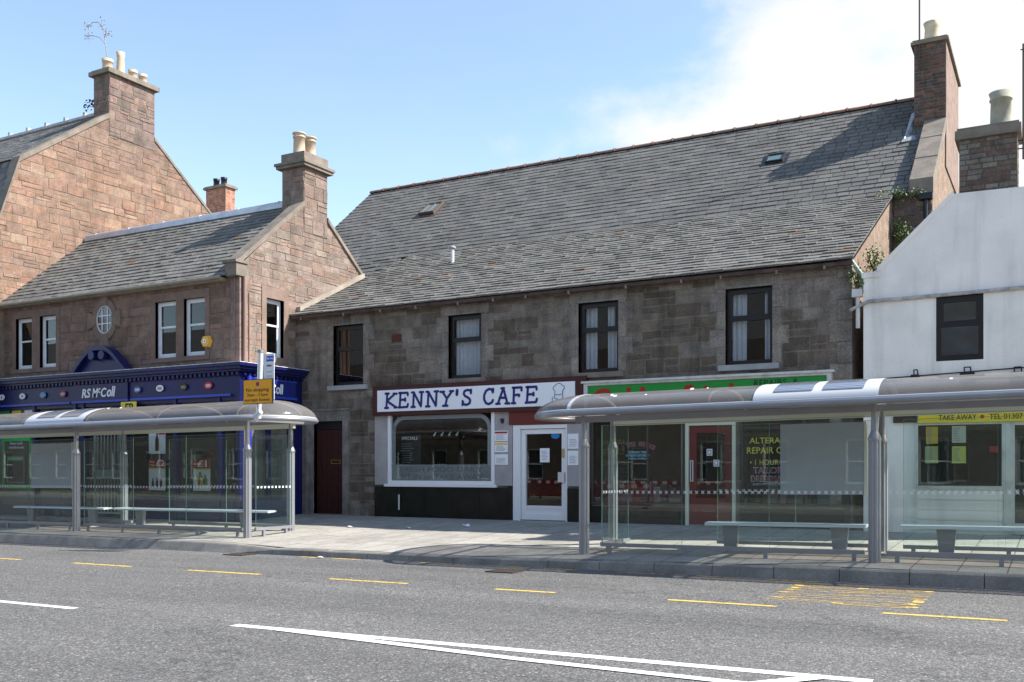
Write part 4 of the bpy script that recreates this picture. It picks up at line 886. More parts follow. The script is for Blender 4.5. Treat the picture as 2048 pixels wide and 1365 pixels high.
def rooflight(px, py, wd, ln, lift, mm):
    p = on_roof_upper(px, py); s = Vector((0, YR_-YB_, ZR_-ZB_)).normalized(); n = Vector((0, -s.z, s.y)); x = Vector((1, 0, 0))
    def hx(mb, x0, x1, s0, s1, n0, n1, n1b=None):
        n1b = n1 if n1b is None else n1b
        mb.hexa([p+x*x0+s*s0+n*n0, p+x*x1+s*s0+n*n0, p+x*x1+s*s1+n*n0, p+x*x0+s*s1+n*n0, p+x*x0+s*s0+n*n1b, p+x*x1+s*s0+n*n1b, p+x*x1+s*s1+n*n1, p+x*x0+s*s1+n*n1])
    f = MB(); h = wd/2; e = .05; hx(f, -h, -h+e, -ln/2, ln/2, 0, .08, .08+lift); hx(f, h-e, h, -ln/2, ln/2, 0, .08, .08+lift); hx(f, -h+e, h-e, -ln/2, -ln/2+e, lift*.9, .08+lift, .08+lift); hx(f, -h+e, h-e, ln/2-e, ln/2, 0, .08)
    hx(f, -h-.12, h+.12, -ln/2-.16, ln/2+.08, -.02, .022)
    if lift: hx(f, -.015, .015, -ln/2+e, ln/2-e, .05, .085, .085+lift)
    f = f.build('skylight', mm, CB); g = MB(); g.add([p+x*(-h+e)+s*(-ln/2+e)+n*(.05+lift), p+x*(h-e)+s*(-ln/2+e)+n*(.05+lift), p+x*(h-e)+s*(ln/2-e)+n*.05, p+x*(-h+e)+s*(ln/2-e)+n*.05], [(0, 1, 2, 3)])
    g.build('pane', mat('skylight_glass', (.10, .16, .16), rough=.06, spec=.9), f, fix=False)
rooflight(864, 420, .62, .85, .05, mat('skylight_frame', (.09, .06, .045), rough=.5)); rooflight(1551, 319, .5, .5, .0, m_dark)
# right gable: tall chimney and skew stones
pal_bk = lambda r, u, z: vary(r.choice([(.13, .075, .06), (.10, .07, .06), (.17, .09, .07), (.09, .07, .065)]), .15, r)
st = stack(CB, XT-.76, XT+.02, 28.3, 31.9, 9.6, 12.95, pal_bk, (.085, .09), (.22, .28), 61, cap=.08, capo=.08, mort=(.14, .12, .1), brick=True)
hr = MB(); hr.pb(Plane('X', XT), 28.3, 31.9, .02, .034, 9.6, 12.9); hr.build('chimney_render', mat('pink_harl', (.22, .155, .125), rough=.95, var=.25, vs=4, bump=1, bs=20), CB)
pot(st, (XT-.36, 28.85, 13.08), .22, .62, mat('buff_pot', (.50, .43, .30), rough=.8, var=.2, vs=6), bands=0, top=.95)
pot(st, (XT-.36, 30.2, 13.08), .2, .55, MATS['buff_pot'], bands=0)
sk = MB()
for i in range(3):
    a, b_ = i/3, (i+1)/3; Y0, Y1 = lerp(YB_-.15, 28.35, a), lerp(YB_-.15, 28.35, b_); z0, z1 = lerp(ZB_, ZB_+(28.35-YB_)*(ZR_-ZB_)/(YR_-YB_), a)+.1, lerp(ZB_, ZB_+(28.35-YB_)*(ZR_-ZB_)/(YR_-YB_), b_)+.1
    sk.hexa([(XT-.5, Y0+.02, z0-.25), (XT+.03, Y0+.02, z0-.25), (XT+.03, Y1, z1-.25), (XT-.5, Y1, z1-.25), (XT-.5, Y0+.02, z0+.14-i*.01), (XT+.03, Y0+.02, z0+.14), (XT+.03, Y1, z1+.10), (XT-.5, Y1, z1+.10)])
sk.build('skew', m_skew, CB)
an = MB(); p = Vector((XT-.62, 28.25, 12.3)); an.cyl(p, p+Vector((0, 0, 3.4)), .022); an.build('aerial_mast', m_iron, CB)
dp = MB(); X = XT-.14; dp.cyl((X, YB_-.08, 5), (X, YB_-.08, ZB_-.25), .05); dp.box((X-.14, YB_-.2, ZB_-.28), (X+.16, YB_-.02, ZB_-.14)); dp.build('downpipe', m_dark, CB)
dp = MB(); dp.path([(XR+.02, YF-.16, ZC-.12), (XR+.22, YF-.1, ZC-.42), (XR+.22, YF-.1, ZC-.75)], .045); dp.build('downpipe', mat('pale_green_pipe', (.32, .38, .34), rough=.6), CB)
ld = MB(); ld.add([(XT-.95, 27.8, 10.35), (XT-.74, 28.28, 10.55), (XT-.74, 28.9, 11.4), (XT-.9, 28.9, 11.35)], [(0, 1, 2, 3)]); ld.add([(XT-1.0, 27.6, 10.2), (XT-.4, 27.9, 10.32), (XT-.4, 28.27, 10.62), (XT-.95, 28.27, 10.65)], [(0, 1, 2, 3)]); ld.build('flashing', m_lead, CB)
# left red door
q = MB(); q.pb(FC, kd[0], kd[1], -.16, -.12, .3, kd[3]-.22)
for i in range(5): u = lerp(kd[0], kd[1], (i+.5)/5); q.pb(FC, u-.045, u+.045, -.1199, -.112, .34, kd[3]-.26)
dd = q.build('door', m_wood, CB, label='dark red boarded door'); q = MB(); lb = frc(657, 920, 676, 928); q.frame(FC, lb[0], lb[1], lb[2], lb[3], .015, -.112, -.10); q.build('letterbox', mat('brass', (.5, .36, .1), rough=.35, metal=.8), dd)
q = MB(); q.pb(FC, kd[0], kd[1], -.15, -.1, kd[3]-.21, kd[3]); q.build('door_head', m_dark, CB)
# cafe shopfront
q = MB(); kwz0 = kw[2]
q.pb(FC, shopx, kw[0], 0.0, .05, kwz0-.02, kz0+.1); q.build('pilaster', m_pilast, CB); q = MB(); q.pb(FC, kw[1], kdoor[0]-.02, 0, .05, kwz0-.02, kz0+.1); q.build('pilaster', m_pilast, CB); q = MB(); q.pb(FC, kdoor[1], onY(1180, 900, YF)[0], 0, .05, kwz0-.02, kz0+.2); q.build('pilaster', m_pilast, CB)
q = MB(); X1 = onY(1018, 1000, YF)[0]; n = 5
for i in range(n): a, b_ = lerp(shopx, X1, i/n), lerp(shopx, X1, (i+1)/n); q.pb(FC, a+.003, b_-.003, -.05, .06, .25, kwz0-.07)
q.build('stall_riser', m_black, CB); q = MB(); q.pb(FC, onY(1137, 1000, YF)[0], onY(1183, 1000, YF)[0], -.05, .06, .25, kwz0-.07); q.build('stall_riser', m_black, CB); q = MB(); q.pb(FC, X1, kdoor[0]-.02, 0, .05, .25, kwz0-.02); q.build('stall_riser', m_black, CB)
q = MB(); q.frame(FC, kw[0]-.02, kw[1]+.02, kwz0, kw[3]+.05, .085, -.02, .07); q.pb(FC, kw[0]-.1, kw[1]+.09, -.02, .12, kwz0-.065, kwz0-.001)
cw = q.build('shop_window', m_upvc, CB, label='wide cafe window in a white frame'); g = MB(); g.pq(FC, kw[0]+.06, kw[1]-.06, .02, kwz0+.08, kw[3]-.03); g.build('pane', m_shopg, cw, fix=False)
rm = MB(); D = 3.0; a, b_, c, d = kw[0]-.1, kw[1]+.1, .4, kw[3]+.25
rm.pq(FC, a, b_, -D, c, d)
for (p0, p1) in (((a, c), (b_, c)), ((b_, c), (b_, d)), ((b_, d), (a, d)), ((a, d), (a, c))): rm.add([FC.p(p0[0], -.17, p0[1]), FC.p(p1[0], -.17, p1[1]), FC.p(p1[0], -D, p1[1]), FC.p(p0[0], -D, p0[1])], [(0, 1, 2, 3)])
rm.build('room', m_room2, cw)
fz = lerp(kwz0+.08, kw[3]-.03, .245)
q = MB(); q.pq(FC, kw[0]+.065, kw[1]-.065, .014, kwz0+.08, fz); q.build('frosted_film', m_frost, cw, fix=False)
text_mb('FRESH FOOD DAILY', FC, kw[0]+.35, kw[1]-.33, lerp(kwz0+.08, fz, .56), lerp(kwz0+.08, fz, .86), o=.022, th=.002).build('lettering', m_ink, cw)
text_mb('SIT IN or TAKE AWAY', FC, kw[0]+.35, kw[1]-.33, lerp(kwz0+.08, fz, .1), lerp(kwz0+.08, fz, .42), o=.022, th=.002).build('lettering', m_ink, cw)
# pale curved border on the glass
q = MB(); cr_ = .3; a, b_, c, d = kw[0]+.14, kw[1]-.14, fz, kw[3]-.10
pts = [(a, c), (a, d-cr_)]+[(a+cr_-cr_*math.cos(t*math.pi/12), d-cr_+cr_*math.sin(t*math.pi/12)) for t in range(1, 7)]+[(b_-cr_+cr_*math.sin(t*math.pi/12), d-cr_+cr_*math.cos(t*math.pi/12)) for t in range(0, 7)]+[(b_, c)]
stroke(q, Plane('Y', YF-.018), pts, .10, 0, .001); q.build('window_border', mat('pale_border', (.22, .24, .25), rough=.5), cw)
q = MB()
for i in range(4):
    u = onY(872+i*15, 843, YF+.5)[0]; z = 2.5; q.cyl((u, YF+.5, z), (u-.03, YF+.45, z-.1), .012, .03, 8)
q.build('spotlight', m_paper, cw)
u0, u1, z0, z1 = fr(797, 870, 842, 935, YF+.25); PSp = Plane('Y', YF+.25)
sp = thing('specials_board', 'blackboard headed SPECIALS hanging inside the cafe window', 'menu board', PSp.p((u0+u1)/2, 0, z0))
q = MB(); q.pb(PSp, u0, u1, -.02, 0, z0, z1); q.build('board', m_dark, sp); text_mb('SPECIALS', PSp, lerp(u0, u1, .15), lerp(u0, u1, .85), z1-.13, z1-.05, o=.001).build('lettering', m_paper, sp)
q = MB(); scribble(q, PSp, lerp(u0, u1, .12), lerp(u0, u1, .7), z0+.1, z1-.2, 9, o=.003); q.build('chalk_writing', mat('chalk', (.14, .14, .14)), sp)
# cafe door
a, b_, c, d = kdoor; a2 = onY(1042, 940, YF)[0]
q = MB(); q.pb(FC, a, a2-.002, -.1, .05, .3, d); q.pb(FC, a2, b_, -.1, .045, d-.09, d); q.pb(FC, b_-.04, b_, -.1, .044, .3, d-.09); q.build('door_frame', m_upvc, CB)
q = MB(); dz = d-.1; q.frame(FC, a2+.01, b_-.05, .39, dz, .11, -.08, -.0, wb=.14); q.pb(FC, a2+.12, b_-.16, -.06, -.01, .65, .72)
dr_ = q.build('door', m_upvc, CB, label='white framed glass cafe door'); g = MB(); g.pq(FC, a2+.12, b_-.16, -.04, .72, dz-.11); g.build('pane', m_shopg, dr_, fix=False)
q = MB(); q.pb(FC, a2+.12, b_-.16, -.05, -.02, .53, .65); q.build('kick_panel', m_upvc, dr_)
hd = frc(1118, 945, 1129, 965); q = MB(); q.pb(FC, hd[0]+.0, hd[1]+.02, .002, .06, hd[2], hd[3]); q.build('handle', m_aluw, dr_); hd = frc(1124, 898, 1129, 916); q = MB(); q.pb(FC, hd[0], hd[1], .0, .012, hd[2], hd[3]); q.build('letterbox', mat('brass2', (.45, .38, .2), rough=.4, metal=.6), dr_)
rm = MB(); rm.pq(FC, a2-.3, b_+.3, -2.5, .3, d+.2)
for (p0, p1) in (((a2, .38), (b_, .38)), ((b_, .38), (b_, d)), ((b_, d), (a2, d)), ((a2, d), (a2, .38))): rm.add([FC.p(p0[0], -.12, p0[1]), FC.p(p1[0], -.12, p1[1]), FC.p(p1[0]+.1, -2.5, p1[1]), FC.p(p0[0]-.1, -2.5, p0[1])], [(0, 1, 2, 3)])
rm.build('room', m_room2, dr_)
# steps
q = MB(); q.pb(FC, a, b_+.02, -.3, .02, .2, .385); q.pb(FC, kd[0], kd[1], -.3, .02, .2, .39); q.build('doorstep', m_skew, CB)
q = MB(); X = onY(803, 1000, YF)[0]; q.cyl((X, YF-.11, .55), (X, YF-.11, .93), .022); q.build('waste_pipe', m_whited, CB)
# maroon panel above the door + fascia
u0, u1, z0, z1 = frc(1018, 822, 1150, 851, YF-.06); q = MB(); q.pb(FC, u0, u1+.3, 0, .07, d+.01, kz0+.02); q.build('transom_panel', mat('maroon_bright', (.14, .018, .012), rough=.4), CB)
KS = thing('cafe_sign', "long white fascia sign reading KENNY'S CAFE in navy letters on a maroon board", 'shop sign', ky.p((kf[0]+kf[1])/2, 0, kz0))
q = MB(); q.pb(ky, kf[0], kf[1]+.15, -.149, 0, kz0-.02, kz1+.04); q.build('backing_board', m_maroon, KS)
pu0, pu1 = onY(755, 800, YF-.16)[0], onY(1150, 785, YF-.16)[0]; pz0, pz1 = onY(950, 817.5, YF-.16)[1], onY(950, 772.5, YF-.16)[1]
q = MB(); q.pb(ky, pu0, pu1, .001, .02, pz0, pz1); q.build('face_panel', m_panel, KS)
GL = {
 'K': ([[(.12, 0), (.2, 1)], [(.05, 1), (.34, 1.0)], [(.0, 0), (.28, .0)], [(.85, .98), (.18, .48), (.9, .04)], [(.72, .98), (1, .96)], [(.8, 0), (1, .03)]]),
 'E': ([[(.12, 0), (.2, 1)], [(.08, 1), (.88, 1), (.9, .82)], [(.16, .52), (.65, .54)], [(.02, 0), (.85, 0.02), (.92, .22)], [(.65, .62), (.65, .44)]]),
 'N': ([[(.15, 0), (.2, 1)], [(.04, 1), (.22, 1)], [(.0, 0), (.3, 0)], [(.2, 1), (.8, .02), (.86, 1)], [(.7, 1), (1, 1)]]),
 'Y': ([[(.15, .98), (.5, .5)], [(.9, 1), (.5, .5), (.38, 0)], [(0, .98), (.3, .98)], [(.74, 1), (1, 1)], [(.2, 0), (.56, 0)]]),
 "'": ([[(.5, 1), (.42, .72)]]),
 'S': ([[(.9, .78), (.86, .96), (.55, 1.0), (.25, .92), (.18, .74), (.32, .6), (.68, .46), (.84, .3), (.76, .1), (.45, 0), (.12, .08), (.08, .27)], [(.92, 1), (.9, .76)], [(.06, 0), (.07, .28)]]),
 'C': ([[(.95, .78), (.84, .95), (.6, 1), (.3, .88), (.12, .6), (.12, .32), (.28, .08), (.55, 0), (.86, .1), (.96, .26)], [(.98, 1), (.95, .76)]]),
 'A': ([[(.12, 0), (.55, 1), (.88, 0)], [(.25, .38), (.78, .38)], [(-.02, 0), (.28, 0)], [(.72, 0), (1.04, 0)], [(.4, 1), (.62, 1)]]),
 'F': ([[(.15, 0), (.2, 1)], [(.08, 1), (.92, 1), (.92, .8)], [(.18, .52), (.68, .54), (.68, .44)], [(0, 0), (.32, 0)]])}
PK = Plane('Y', YF-.17)
lets = [('K', 770, 794), ('E', 797, 818), ('N', 823, 847), ('N', 852, 877), ('Y', 881, 907), ("'", 911, 918), ('S', 924, 944), ('C', 966, 987), ('A', 993, 1018), ('F', 1024, 1045), ('E', 1051, 1076)]
for ch, xa, xb in lets:
    ua, ub = onY(xa, 795, YF-.17)[0], onY(xb, 795, YF-.17)[0]; hgt = pz1-pz0; q = MB(); zb = pz0+hgt*.17; zt_ = pz0+hgt*(.84 if ch != 'Y' else .82)
    for k, s in enumerate(GL[ch]): stroke(q, PK, [(lerp(ua, ub, x), lerp(zb, zt_, y)) for x, y in s], .057 if ch != "'" else .08, .0+k*.0006, .008)
    q.build('letter', m_letter, KS)
# chef hat line drawing
hu, hz_ = onY(1118, 775, YF-.17)[0], lerp(pz0, pz1, .6); q = MB(); s_ = .11
hat = [(-1, -.6), (-.9, .1), (-1.3, .4), (-1.35, .9), (-.9, 1.15), (-.6, 1.5), (0, 1.65), (.5, 1.5), (.8, 1.2), (1.2, 1.0), (1.25, .5), (.9, .15), (.85, -.5), (-.0, -.75), (-1, -.6)]
stroke(q, PK, [(hu+x*s_, hz_+y*s_) for x, y in hat], .012, 0, .004); stroke(q, PK, [(hu+x*s_, hz_+y*s_) for x, y in [(-.9, -.7), (-1.1, -1.2), (-.7, -1.6), (-.3, -1.5), (-.1, -1.8), (.5, -1.7), (.9, -1.2), (.8, -.7)]], .012, .001, .004)
stroke(q, PK, [(hu+x*s_, hz_+y*s_) for x, y in [(-1.4, -1.2), (-1.6, -1.7), (-1.3, -2.2), (-1.5, -2.5)]], .012, .002, .004); q.build('chef_drawing', m_letter, KS)
# notices
PN = Plane('Y', YF-.05)
def notice(px, lb, hd_=None):
    u0, u1, z0, z1 = fr(*px, YF-.05); b = MB(); b.pb(PN, u0, u1, 0, .02, z0, z1); o = b.build('notice', m_paper, label=lb, category='notice', origin=PN.p(u0, 0, z0), group='notices beside the cafe door'); h = z1-z0
    if hd_: q = MB(); q.pb(PN, u0+.01, u1-.01, .02, .023, z1-h*.26, z1-h*.08); q.build('heading', hd_, o)
    q = MB(); scribble(q, PN, u0+.03, u1-.03, z0+h*.12, z1-h*.32, 5, .024, seed=int(px[1])); q.v = [(x, min(y, YF-.0702), z) for x, y, z in q.v]; q.build('lettering', mat('faint_ink', (.32, .32, .36)), o)
notice((990, 862, 1016, 883), 'white notice with a red heading, top of three right of the cafe window', m_pred)
notice((990, 885, 1016, 905), 'white notice with a yellow heading, middle of three right of the cafe window', m_pyel)
notice((990, 909, 1016, 930), 'plain white menu notice, lowest of three right of the cafe window')
notice((1136, 868, 1157, 898), 'white menu notice right of the cafe door, the upper one')
notice((1136, 902, 1157, 931), 'white menu notice right of the cafe door, the lower one')
u0, u1, z0, z1 = fr(1080, 897, 1099, 925, YF+.03); PD = Plane('Y', YF+.035)
poster('door_notice', 'white sheet of paper taped inside the glass cafe door', PD, u0, u1, z0, z1, [('lettering', (lambda q: (scribble(q, PD, u0+.03, u1-.03, z0+.05, z1-.05, 7, .008), q)[1])(MB()), mat('faint_ink'))], cat='notice')
ds_ = MB(); u, z = onY(1111, 872, YF+.035); n = 20; ds_.add([PD.p(u+math.cos(i*2*math.pi/n)*.11, .006, z+math.sin(i*2*math.pi/n)*.07) for i in range(n)], [tuple(range(n))]); ds_.build('door_sticker', mat('sticker_blue', (.02, .22, .5)), label='oval bright blue sticker at the top of the glass cafe door', category='sticker', origin=PD.p(u, 0, z))
for px, lb in ((1005, 'small black lamp on the grey pilaster between cafe window and door'), (1147, 'small black lamp on the pilaster right of the cafe door')):
    u, z = onY(px, 843, YF-.05); q = MB(); q.cyl((u, YF-.06, z-.05), (u, YF-.06, z+.06), .03, .05); q.pb(PN, u-.02, u+.02, 0, .05, z-.01, z+.03); q.build('wall_lamp', m_dark, label=lb, category='lamp', group='black lamps beside the cafe door', origin=(u, YF-.05, z))
# ---- tailor shop
gy = Plane('Y', YF-.12)
gu0, gu1 = onY(1166, 775, YF-.2)[0], onY(1662, 750, YF-.2)[0]; gz1 = onY(1400, 752, YF-.2)[1]; gz0 = gz1-.72
GS = thing('tailor_sign', 'green fascia sign with red lettering in a white frame above the tailor shop', 'shop sign', gy.p((gu0+gu1)/2, 0, gz0))
q = MB(); q.pb(gy, gu0, gu1, -.119, 0, gz0, gz1-.05); q.frame(gy, gu0, gu1, gz0, gz1-.05, .09, 0, .05, wb=.05, wt=.05); q.pb(gy, gu0-.05, gu1+.05, -.1, .09, gz1-.049, gz1); q.build('frame', m_whited, GS)
q = MB(); q.pb(gy, gu0+.1, gu1-.1, .001, .02, gz0+.06, gz1-.11); q.build('face_panel', m_green, GS)
PG = Plane('Y', YF-.141)
ga, gb = onY(1186, 770, YF-.14)[0], onY(1342, 760, YF-.14)[0]
text_mb('Golden', PG, ga, gb, gz0+.12, gz1-.17, o=0, bold=.03, th=.01).build('lettering', m_redl, GS)
ga, gb = onY(1367, 765, YF-.14)[0], onY(1482, 760, YF-.14)[0]
text_mb('Stitch', PG, ga, gb, gz0+.12, gz1-.17, o=0, bold=.03, th=.01).build('lettering', m_redl, GS)
ga, gb = onY(1508, 765, YF-.14)[0], onY(1597, 760, YF-.14)[0]
text_mb('REPAIRS  &', PG, ga, gb, gz1-.27, gz1-.14, o=0, th=.006).build('lettering', m_dark, GS)
text_mb('ALTERATIONS', PG, ga, gb, gz0+.3, gz0+.42, o=0, th=.006).build('lettering', m_dark, GS)
q = MB(); q.pb(FC, onY(1180, 900, YF)[0], s1[0], 0, .04, .25, gz0); q.pb(FC, s2[1], XR-.02, 0, .04, .25, gz0); q.pb(FC, s1[0], XR-.02, 0, .06, zsh, gz0-.01); q.build('pilaster', mat('dark_timber', (.035, .03, .028), rough=.5, var=.3), CB)
q = MB(); q.pb(FC, s1[0], s1[1], -.04, .05, .25, s1[2]-.04); q.build('stall_riser', m_black, CB); q = MB(); q.pb(FC, s2[0], s2[1], -.04, .05, .25, s2[2]-.04); q.build('stall_riser', m_black, CB)
for s in (s1, s2):
    q = MB(); q.frame(FC, s[0], s[1], s[2], s[3], .06, -.06, .03); q.pb(FC, lerp(s[0], s[1], .62)-.02, lerp(s[0], s[1], .62)+.02, -.05, .02, s[2]+.06, s[3]-.06)
    o = q.build('shop_window', mat('brown_frame', (.05, .04, .035), rough=.5), CB); g = MB(); g.pq(FC, s[0]+.06, s[1]-.06, -.01, s[2]+.06, s[3]-.06); g.build('pane', m_shopg, o, fix=False)
    rm = MB(); D = 1.6; rm.pq(FC, s[0], s[1], -D, s[2]-.1, s[3])
    for (p0, p1) in (((s[0], s[2]), (s[1], s[2])), ((s[1], s[2]), (s[1], s[3])), ((s[1], s[3]), (s[0], s[3])), ((s[0], s[3]), (s[0], s[2]))): rm.add([FC.p(p0[0], -.17, p0[1]), FC.p(p1[0], -.17, p1[1]), FC.p(p1[0], -D, p1[1]), FC.p(p0[0], -D, p0[1])], [(0, 1, 2, 3)])
    rm.build('room', m_room2, o); gd = MB(); r = random.Random(int(s[0]*10))
    for k in range(16):
        gd = MB(); u = lerp(s[0]+.1, s[1]-.4, r.random()); h = r.uniform(.15, .5); gd.pb(FC, u, u+r.uniform(.1, .3), -.9, -.7+r.uniform(0, .2), s[2]+.01, s[2]+h, vary(r.choice([(.25, .22, .2), (.12, .1, .1), (.3, .28, .3), (.1, .12, .2), (.2, .08, .06)]), .2, r)); gd.build('displayed_goods', m_ashlar, o)
PW = Plane('Y', YF+.0)
def wtext(name, s, cx, cy, wpx, hpx, m, bold=0., par=None, o=.006):
    u0, u1, z0, z1 = fr(cx-wpx/2, cy-hpx/2, cx+wpx/2, cy+hpx/2, YF); return text_mb(s, PW, u0, u1, z0, z1, o=o, bold=bold, th=.002).build(name, m, par)
m_tmar = mat('window_maroon', (.20, .03, .06), rough=.5); m_tblu = mat('window_pale_blue', (.25, .45, .55), rough=.5); m_tyel = mat('window_yellow', (.55, .45, .04), rough=.5); m_tw = mat('window_white', (.6, .6, .62), rough=.5)
wl = thing('opening_hours_lettering', '1 HOUR SERVICE and opening times lettering on the left tailor window', 'window lettering', PW.p(onY(1277, 900, YF)[0], 0, 2.0))
for pas, (mm, bo, oo) in enumerate(((m_tw, .035, .002), (m_tmar, .02, .006))):
    S = '1 HOUR SERVICE'; n = len(S)
    for i, chh in enumerate(S):
        if chh == ' ': continue
        t_ = (i-(n-1)/2)/(n/2); cx = 1277+t_*33; cy = 888+t_*t_*9; uc, zc_ = onY(cx, cy, YF); q = text_mb(chh, PW, -.028, .028, -.055, .055, o=oo, bold=bo, th=.001); ang = -t_*.45
        pts = []
        for v in q.v:
            x, z = v[0], v[2]; pts.append((uc+x*math.cos(ang)-z*math.sin(ang), v[1], zc_+x*math.sin(ang)+z*math.cos(ang)))
        q.v = pts; q.build('lettering', mm, wl)
wtext('lettering', 'OPENING TIMES', 1276, 905, 38, 5, m_tblu, .02, wl); wtext('lettering', 'MONDAY-SATURDAY', 1276, 911.5, 48, 5, m_tblu, .02, wl); wtext('lettering', '9.00am-5.00pm', 1276, 918, 40, 5, m_tblu, .02, wl)
wl = thing('alterations_lettering', 'yellow and maroon lettering about alterations and tailoring on the right tailor window', 'window lettering', PW.p(onY(1540, 900, YF)[0], 0, 2.0))
wtext('lettering', 'ALTERATIONS', 1556, 881, 114, 12, m_tyel, .01, wl); wtext('lettering', 'REPAIR CENTRE', 1556, 901, 124, 13, m_tyel, .01, wl); wtext('lettering', '• 1 HOUR SERVICE', 1556, 925, 112, 11, m_tyel, 0, wl)
for a_, y_ in (('TAILORING', 941), ('DRESSMAKING', 958)):
    wtext('lettering', a_, 1550, y_, 86 if a_[0] == 'T' else 96, 12.5, m_tw, .035, wl, .002); wtext('lettering', a_, 1550, y_, 84 if a_[0] == 'T' else 94, 11, m_tmar, .02, wl, .007)
wtext('lettering', 'CUSTOM MADE & REPAIR', 1545, 969, 78, 4, m_tblu, .01, wl)
# red door
a, b_, c, d = sd; q = MB(); q.pb(FC, a, a+.07, -.1, .05, .3, d); q.pb(FC, b_-.07, b_, -.1, .05, .3, d); zt_ = onY(1420, 851, YF)[1]; q.pb(FC, a+.07, b_-.07, -.1, .045, zt_, zt_+.07); q.pb(FC, a+.07, b_-.07, -.1, .045, d-.06, d); q.build('door_frame', m_cream, CB)
q = MB(); q.frame(FC, a+.08, b_-.08, .40, zt_-.01, .15, -.06, .0, wb=.55); rdoor = q.build('door', m_red, CB, label='red tailor shop door with a glazed top'); g = MB(); g.pq(FC, a+.23, b_-.23, -.03, .95, zt_-.16); g.pq(FC, a+.07, b_-.07, -.02, zt_+.07, d-.06); g.build('pane', m_shopg, rdoor, fix=False)
q = MB(); q.frame(FC, a+.5-.13, a+.5+.13, .66, .72, .01, .001, .012); q.build('letterbox', mat('grey_letterbox', (.2, .15, .15), metal=.4, rough=.4), rdoor); q = MB(); q.frame(FC, a+.1, a+.17, 1.3, 1.75, .02, .001, .04); q.build('handle', m_aluw, rdoor)
for (dx, zz, lb) in ((.45, 1.85, 0), (.6, 1.62, 1)):
    q = MB(); q.pb(FC, a+dx, a+dx+.12, -.029, -.02, zz, zz+.14); o = q.build('door_label', m_paper, rdoor); q = MB(); q.frame(FC, a+dx+.02, a+dx+.1, zz+.02, zz+.12, .015, -.02, -.018); q.build('symbol', m_tmar, o)
rm = MB(); rm.pq(FC, a, b_, -1.4, .3, d)
for (p0, p1) in (((a, .38), (b_, .38)), ((b_, .38), (b_, d)), ((b_, d), (a, d)), ((a, d), (a, .38))): rm.add([FC.p(p0[0], -.12, p0[1]), FC.p(p1[0], -.12, p1[1]), FC.p(p1[0], -1.4, p1[1]), FC.p(p0[0], -1.4, p0[1])], [(0, 1, 2, 3)])
rm.build('room', m_room, rdoor); q = MB(); q.pb(FC, a, b_, -.2, .02, .2, .395); q.build('doorstep', m_skew, CB)

# ================================================================== WHITE BUILDING
WB = thing('white_gabled_building', 'white rendered gable-fronted building with brick chimney and takeaway shop at the right', 'building', (-1, YW, .37))
FW = Plane('Y', YW); XW0, XW1 = -3.32, 1.12
wwin = fr(1872, 590, 1967, 721, YW)
tw = fr(1832, 846, 2008, 976, YW); td = fr(2022, 846, 2110, 1072, YW); tw = (tw[0], tw[1], tw[2], tw[3]); td = (td[0], td[1], .3, tw[3])
wall = MB(); sheet(wall, FW, XW0, XW1, 0, 5.3, [wwin, tw, td], (.6, .6, .6), rev=.16)
wall.add([FW.p(u, 0, z) for u, z in ((XW0, 5.3), (XW1, 5.3), (XW1-.1, 5.45), (-.45, 6.65), (-1.75, 6.68), (XW0+.25, 5.4))], [tuple(range(6))])
wall.add([(XW0, YW, 0), (XW0, 27, 0), (XW0, 27, 5.2), (XW0, YW, 5.3)], [(0, 1, 2, 3)]); wall.add([(XW1, YW, 0), (XW1, 27, 0), (XW1, 27, 5.2), (XW1, YW, 5.3)], [(0, 1, 2, 3)])
wall.pb(FW, XW0-.03, XW0+.3, -.3, .03, 5.26, 5.36)
wall.build('wall', m_render, WB)
for (p0, p1) in (((XW0+.25, 5.36), (-1.72, 6.66)), ((-.45, 6.64), (XW1-.05, 5.4))):
    q = MB(); q.add([FW.p(p0[0], .03, p0[1]-.02), FW.p(p1[0], .03, p1[1]-.02), FW.p(p1[0], -.35, p1[1]-.02), FW.p(p0[0], -.35, p0[1]-.02), FW.p(p0[0], .03, p0[1]+.08), FW.p(p1[0], .03, p1[1]+.08), FW.p(p1[0], -.35, p1[1]+.08), FW.p(p0[0], -.35, p0[1]+.08)],
          [(0, 3, 2, 1), (4, 5, 6, 7), (0, 1, 5, 4), (1, 2, 6, 5), (2, 3, 7, 6), (3, 0, 4, 7)]); q.build('skew', m_render, WB)
rf = MB(); roofing(rf, (XW0, 27, 5.2), (XW0, YW+.3, 5.2), (-1.1, 27, 6.75), (-1.1, YW+.3, 6.75), 12, .3, .015, pal_slate, 71); roofing(rf, (XW1, 27, 5.2), (XW1, YW+.3, 5.2), (-1.1, 27, 6.75), (-1.1, YW+.3, 6.75), 12, .3, .015, pal_slate, 72); rf.build('roof', m_slate, WB)
bu = fr(1918, 272, 2034, 385, YW)
pal_b3 = lambda r, u, z: vary(r.choice([(.16, .115, .09), (.21, .185, .15), (.185, .16, .135), (.14, .095, .075), (.18, .15, .12)]), .15, r)
st = stack(WB, bu[0], bu[1], YW+.035, YW+.78, 6.5, bu[3], pal_b3, (.095, .10), (.22, .27), 81, cap=.16, capo=.07, mort=(.10, .09, .08), brick=True)
pot(st, ((bu[0]+bu[1])/2+.2, YW+.4, bu[3]+.2), .185, .68, mat('grey_pot', (.33, .31, .24), rough=.8, var=.25, vs=4), bands=1, top=1.0)
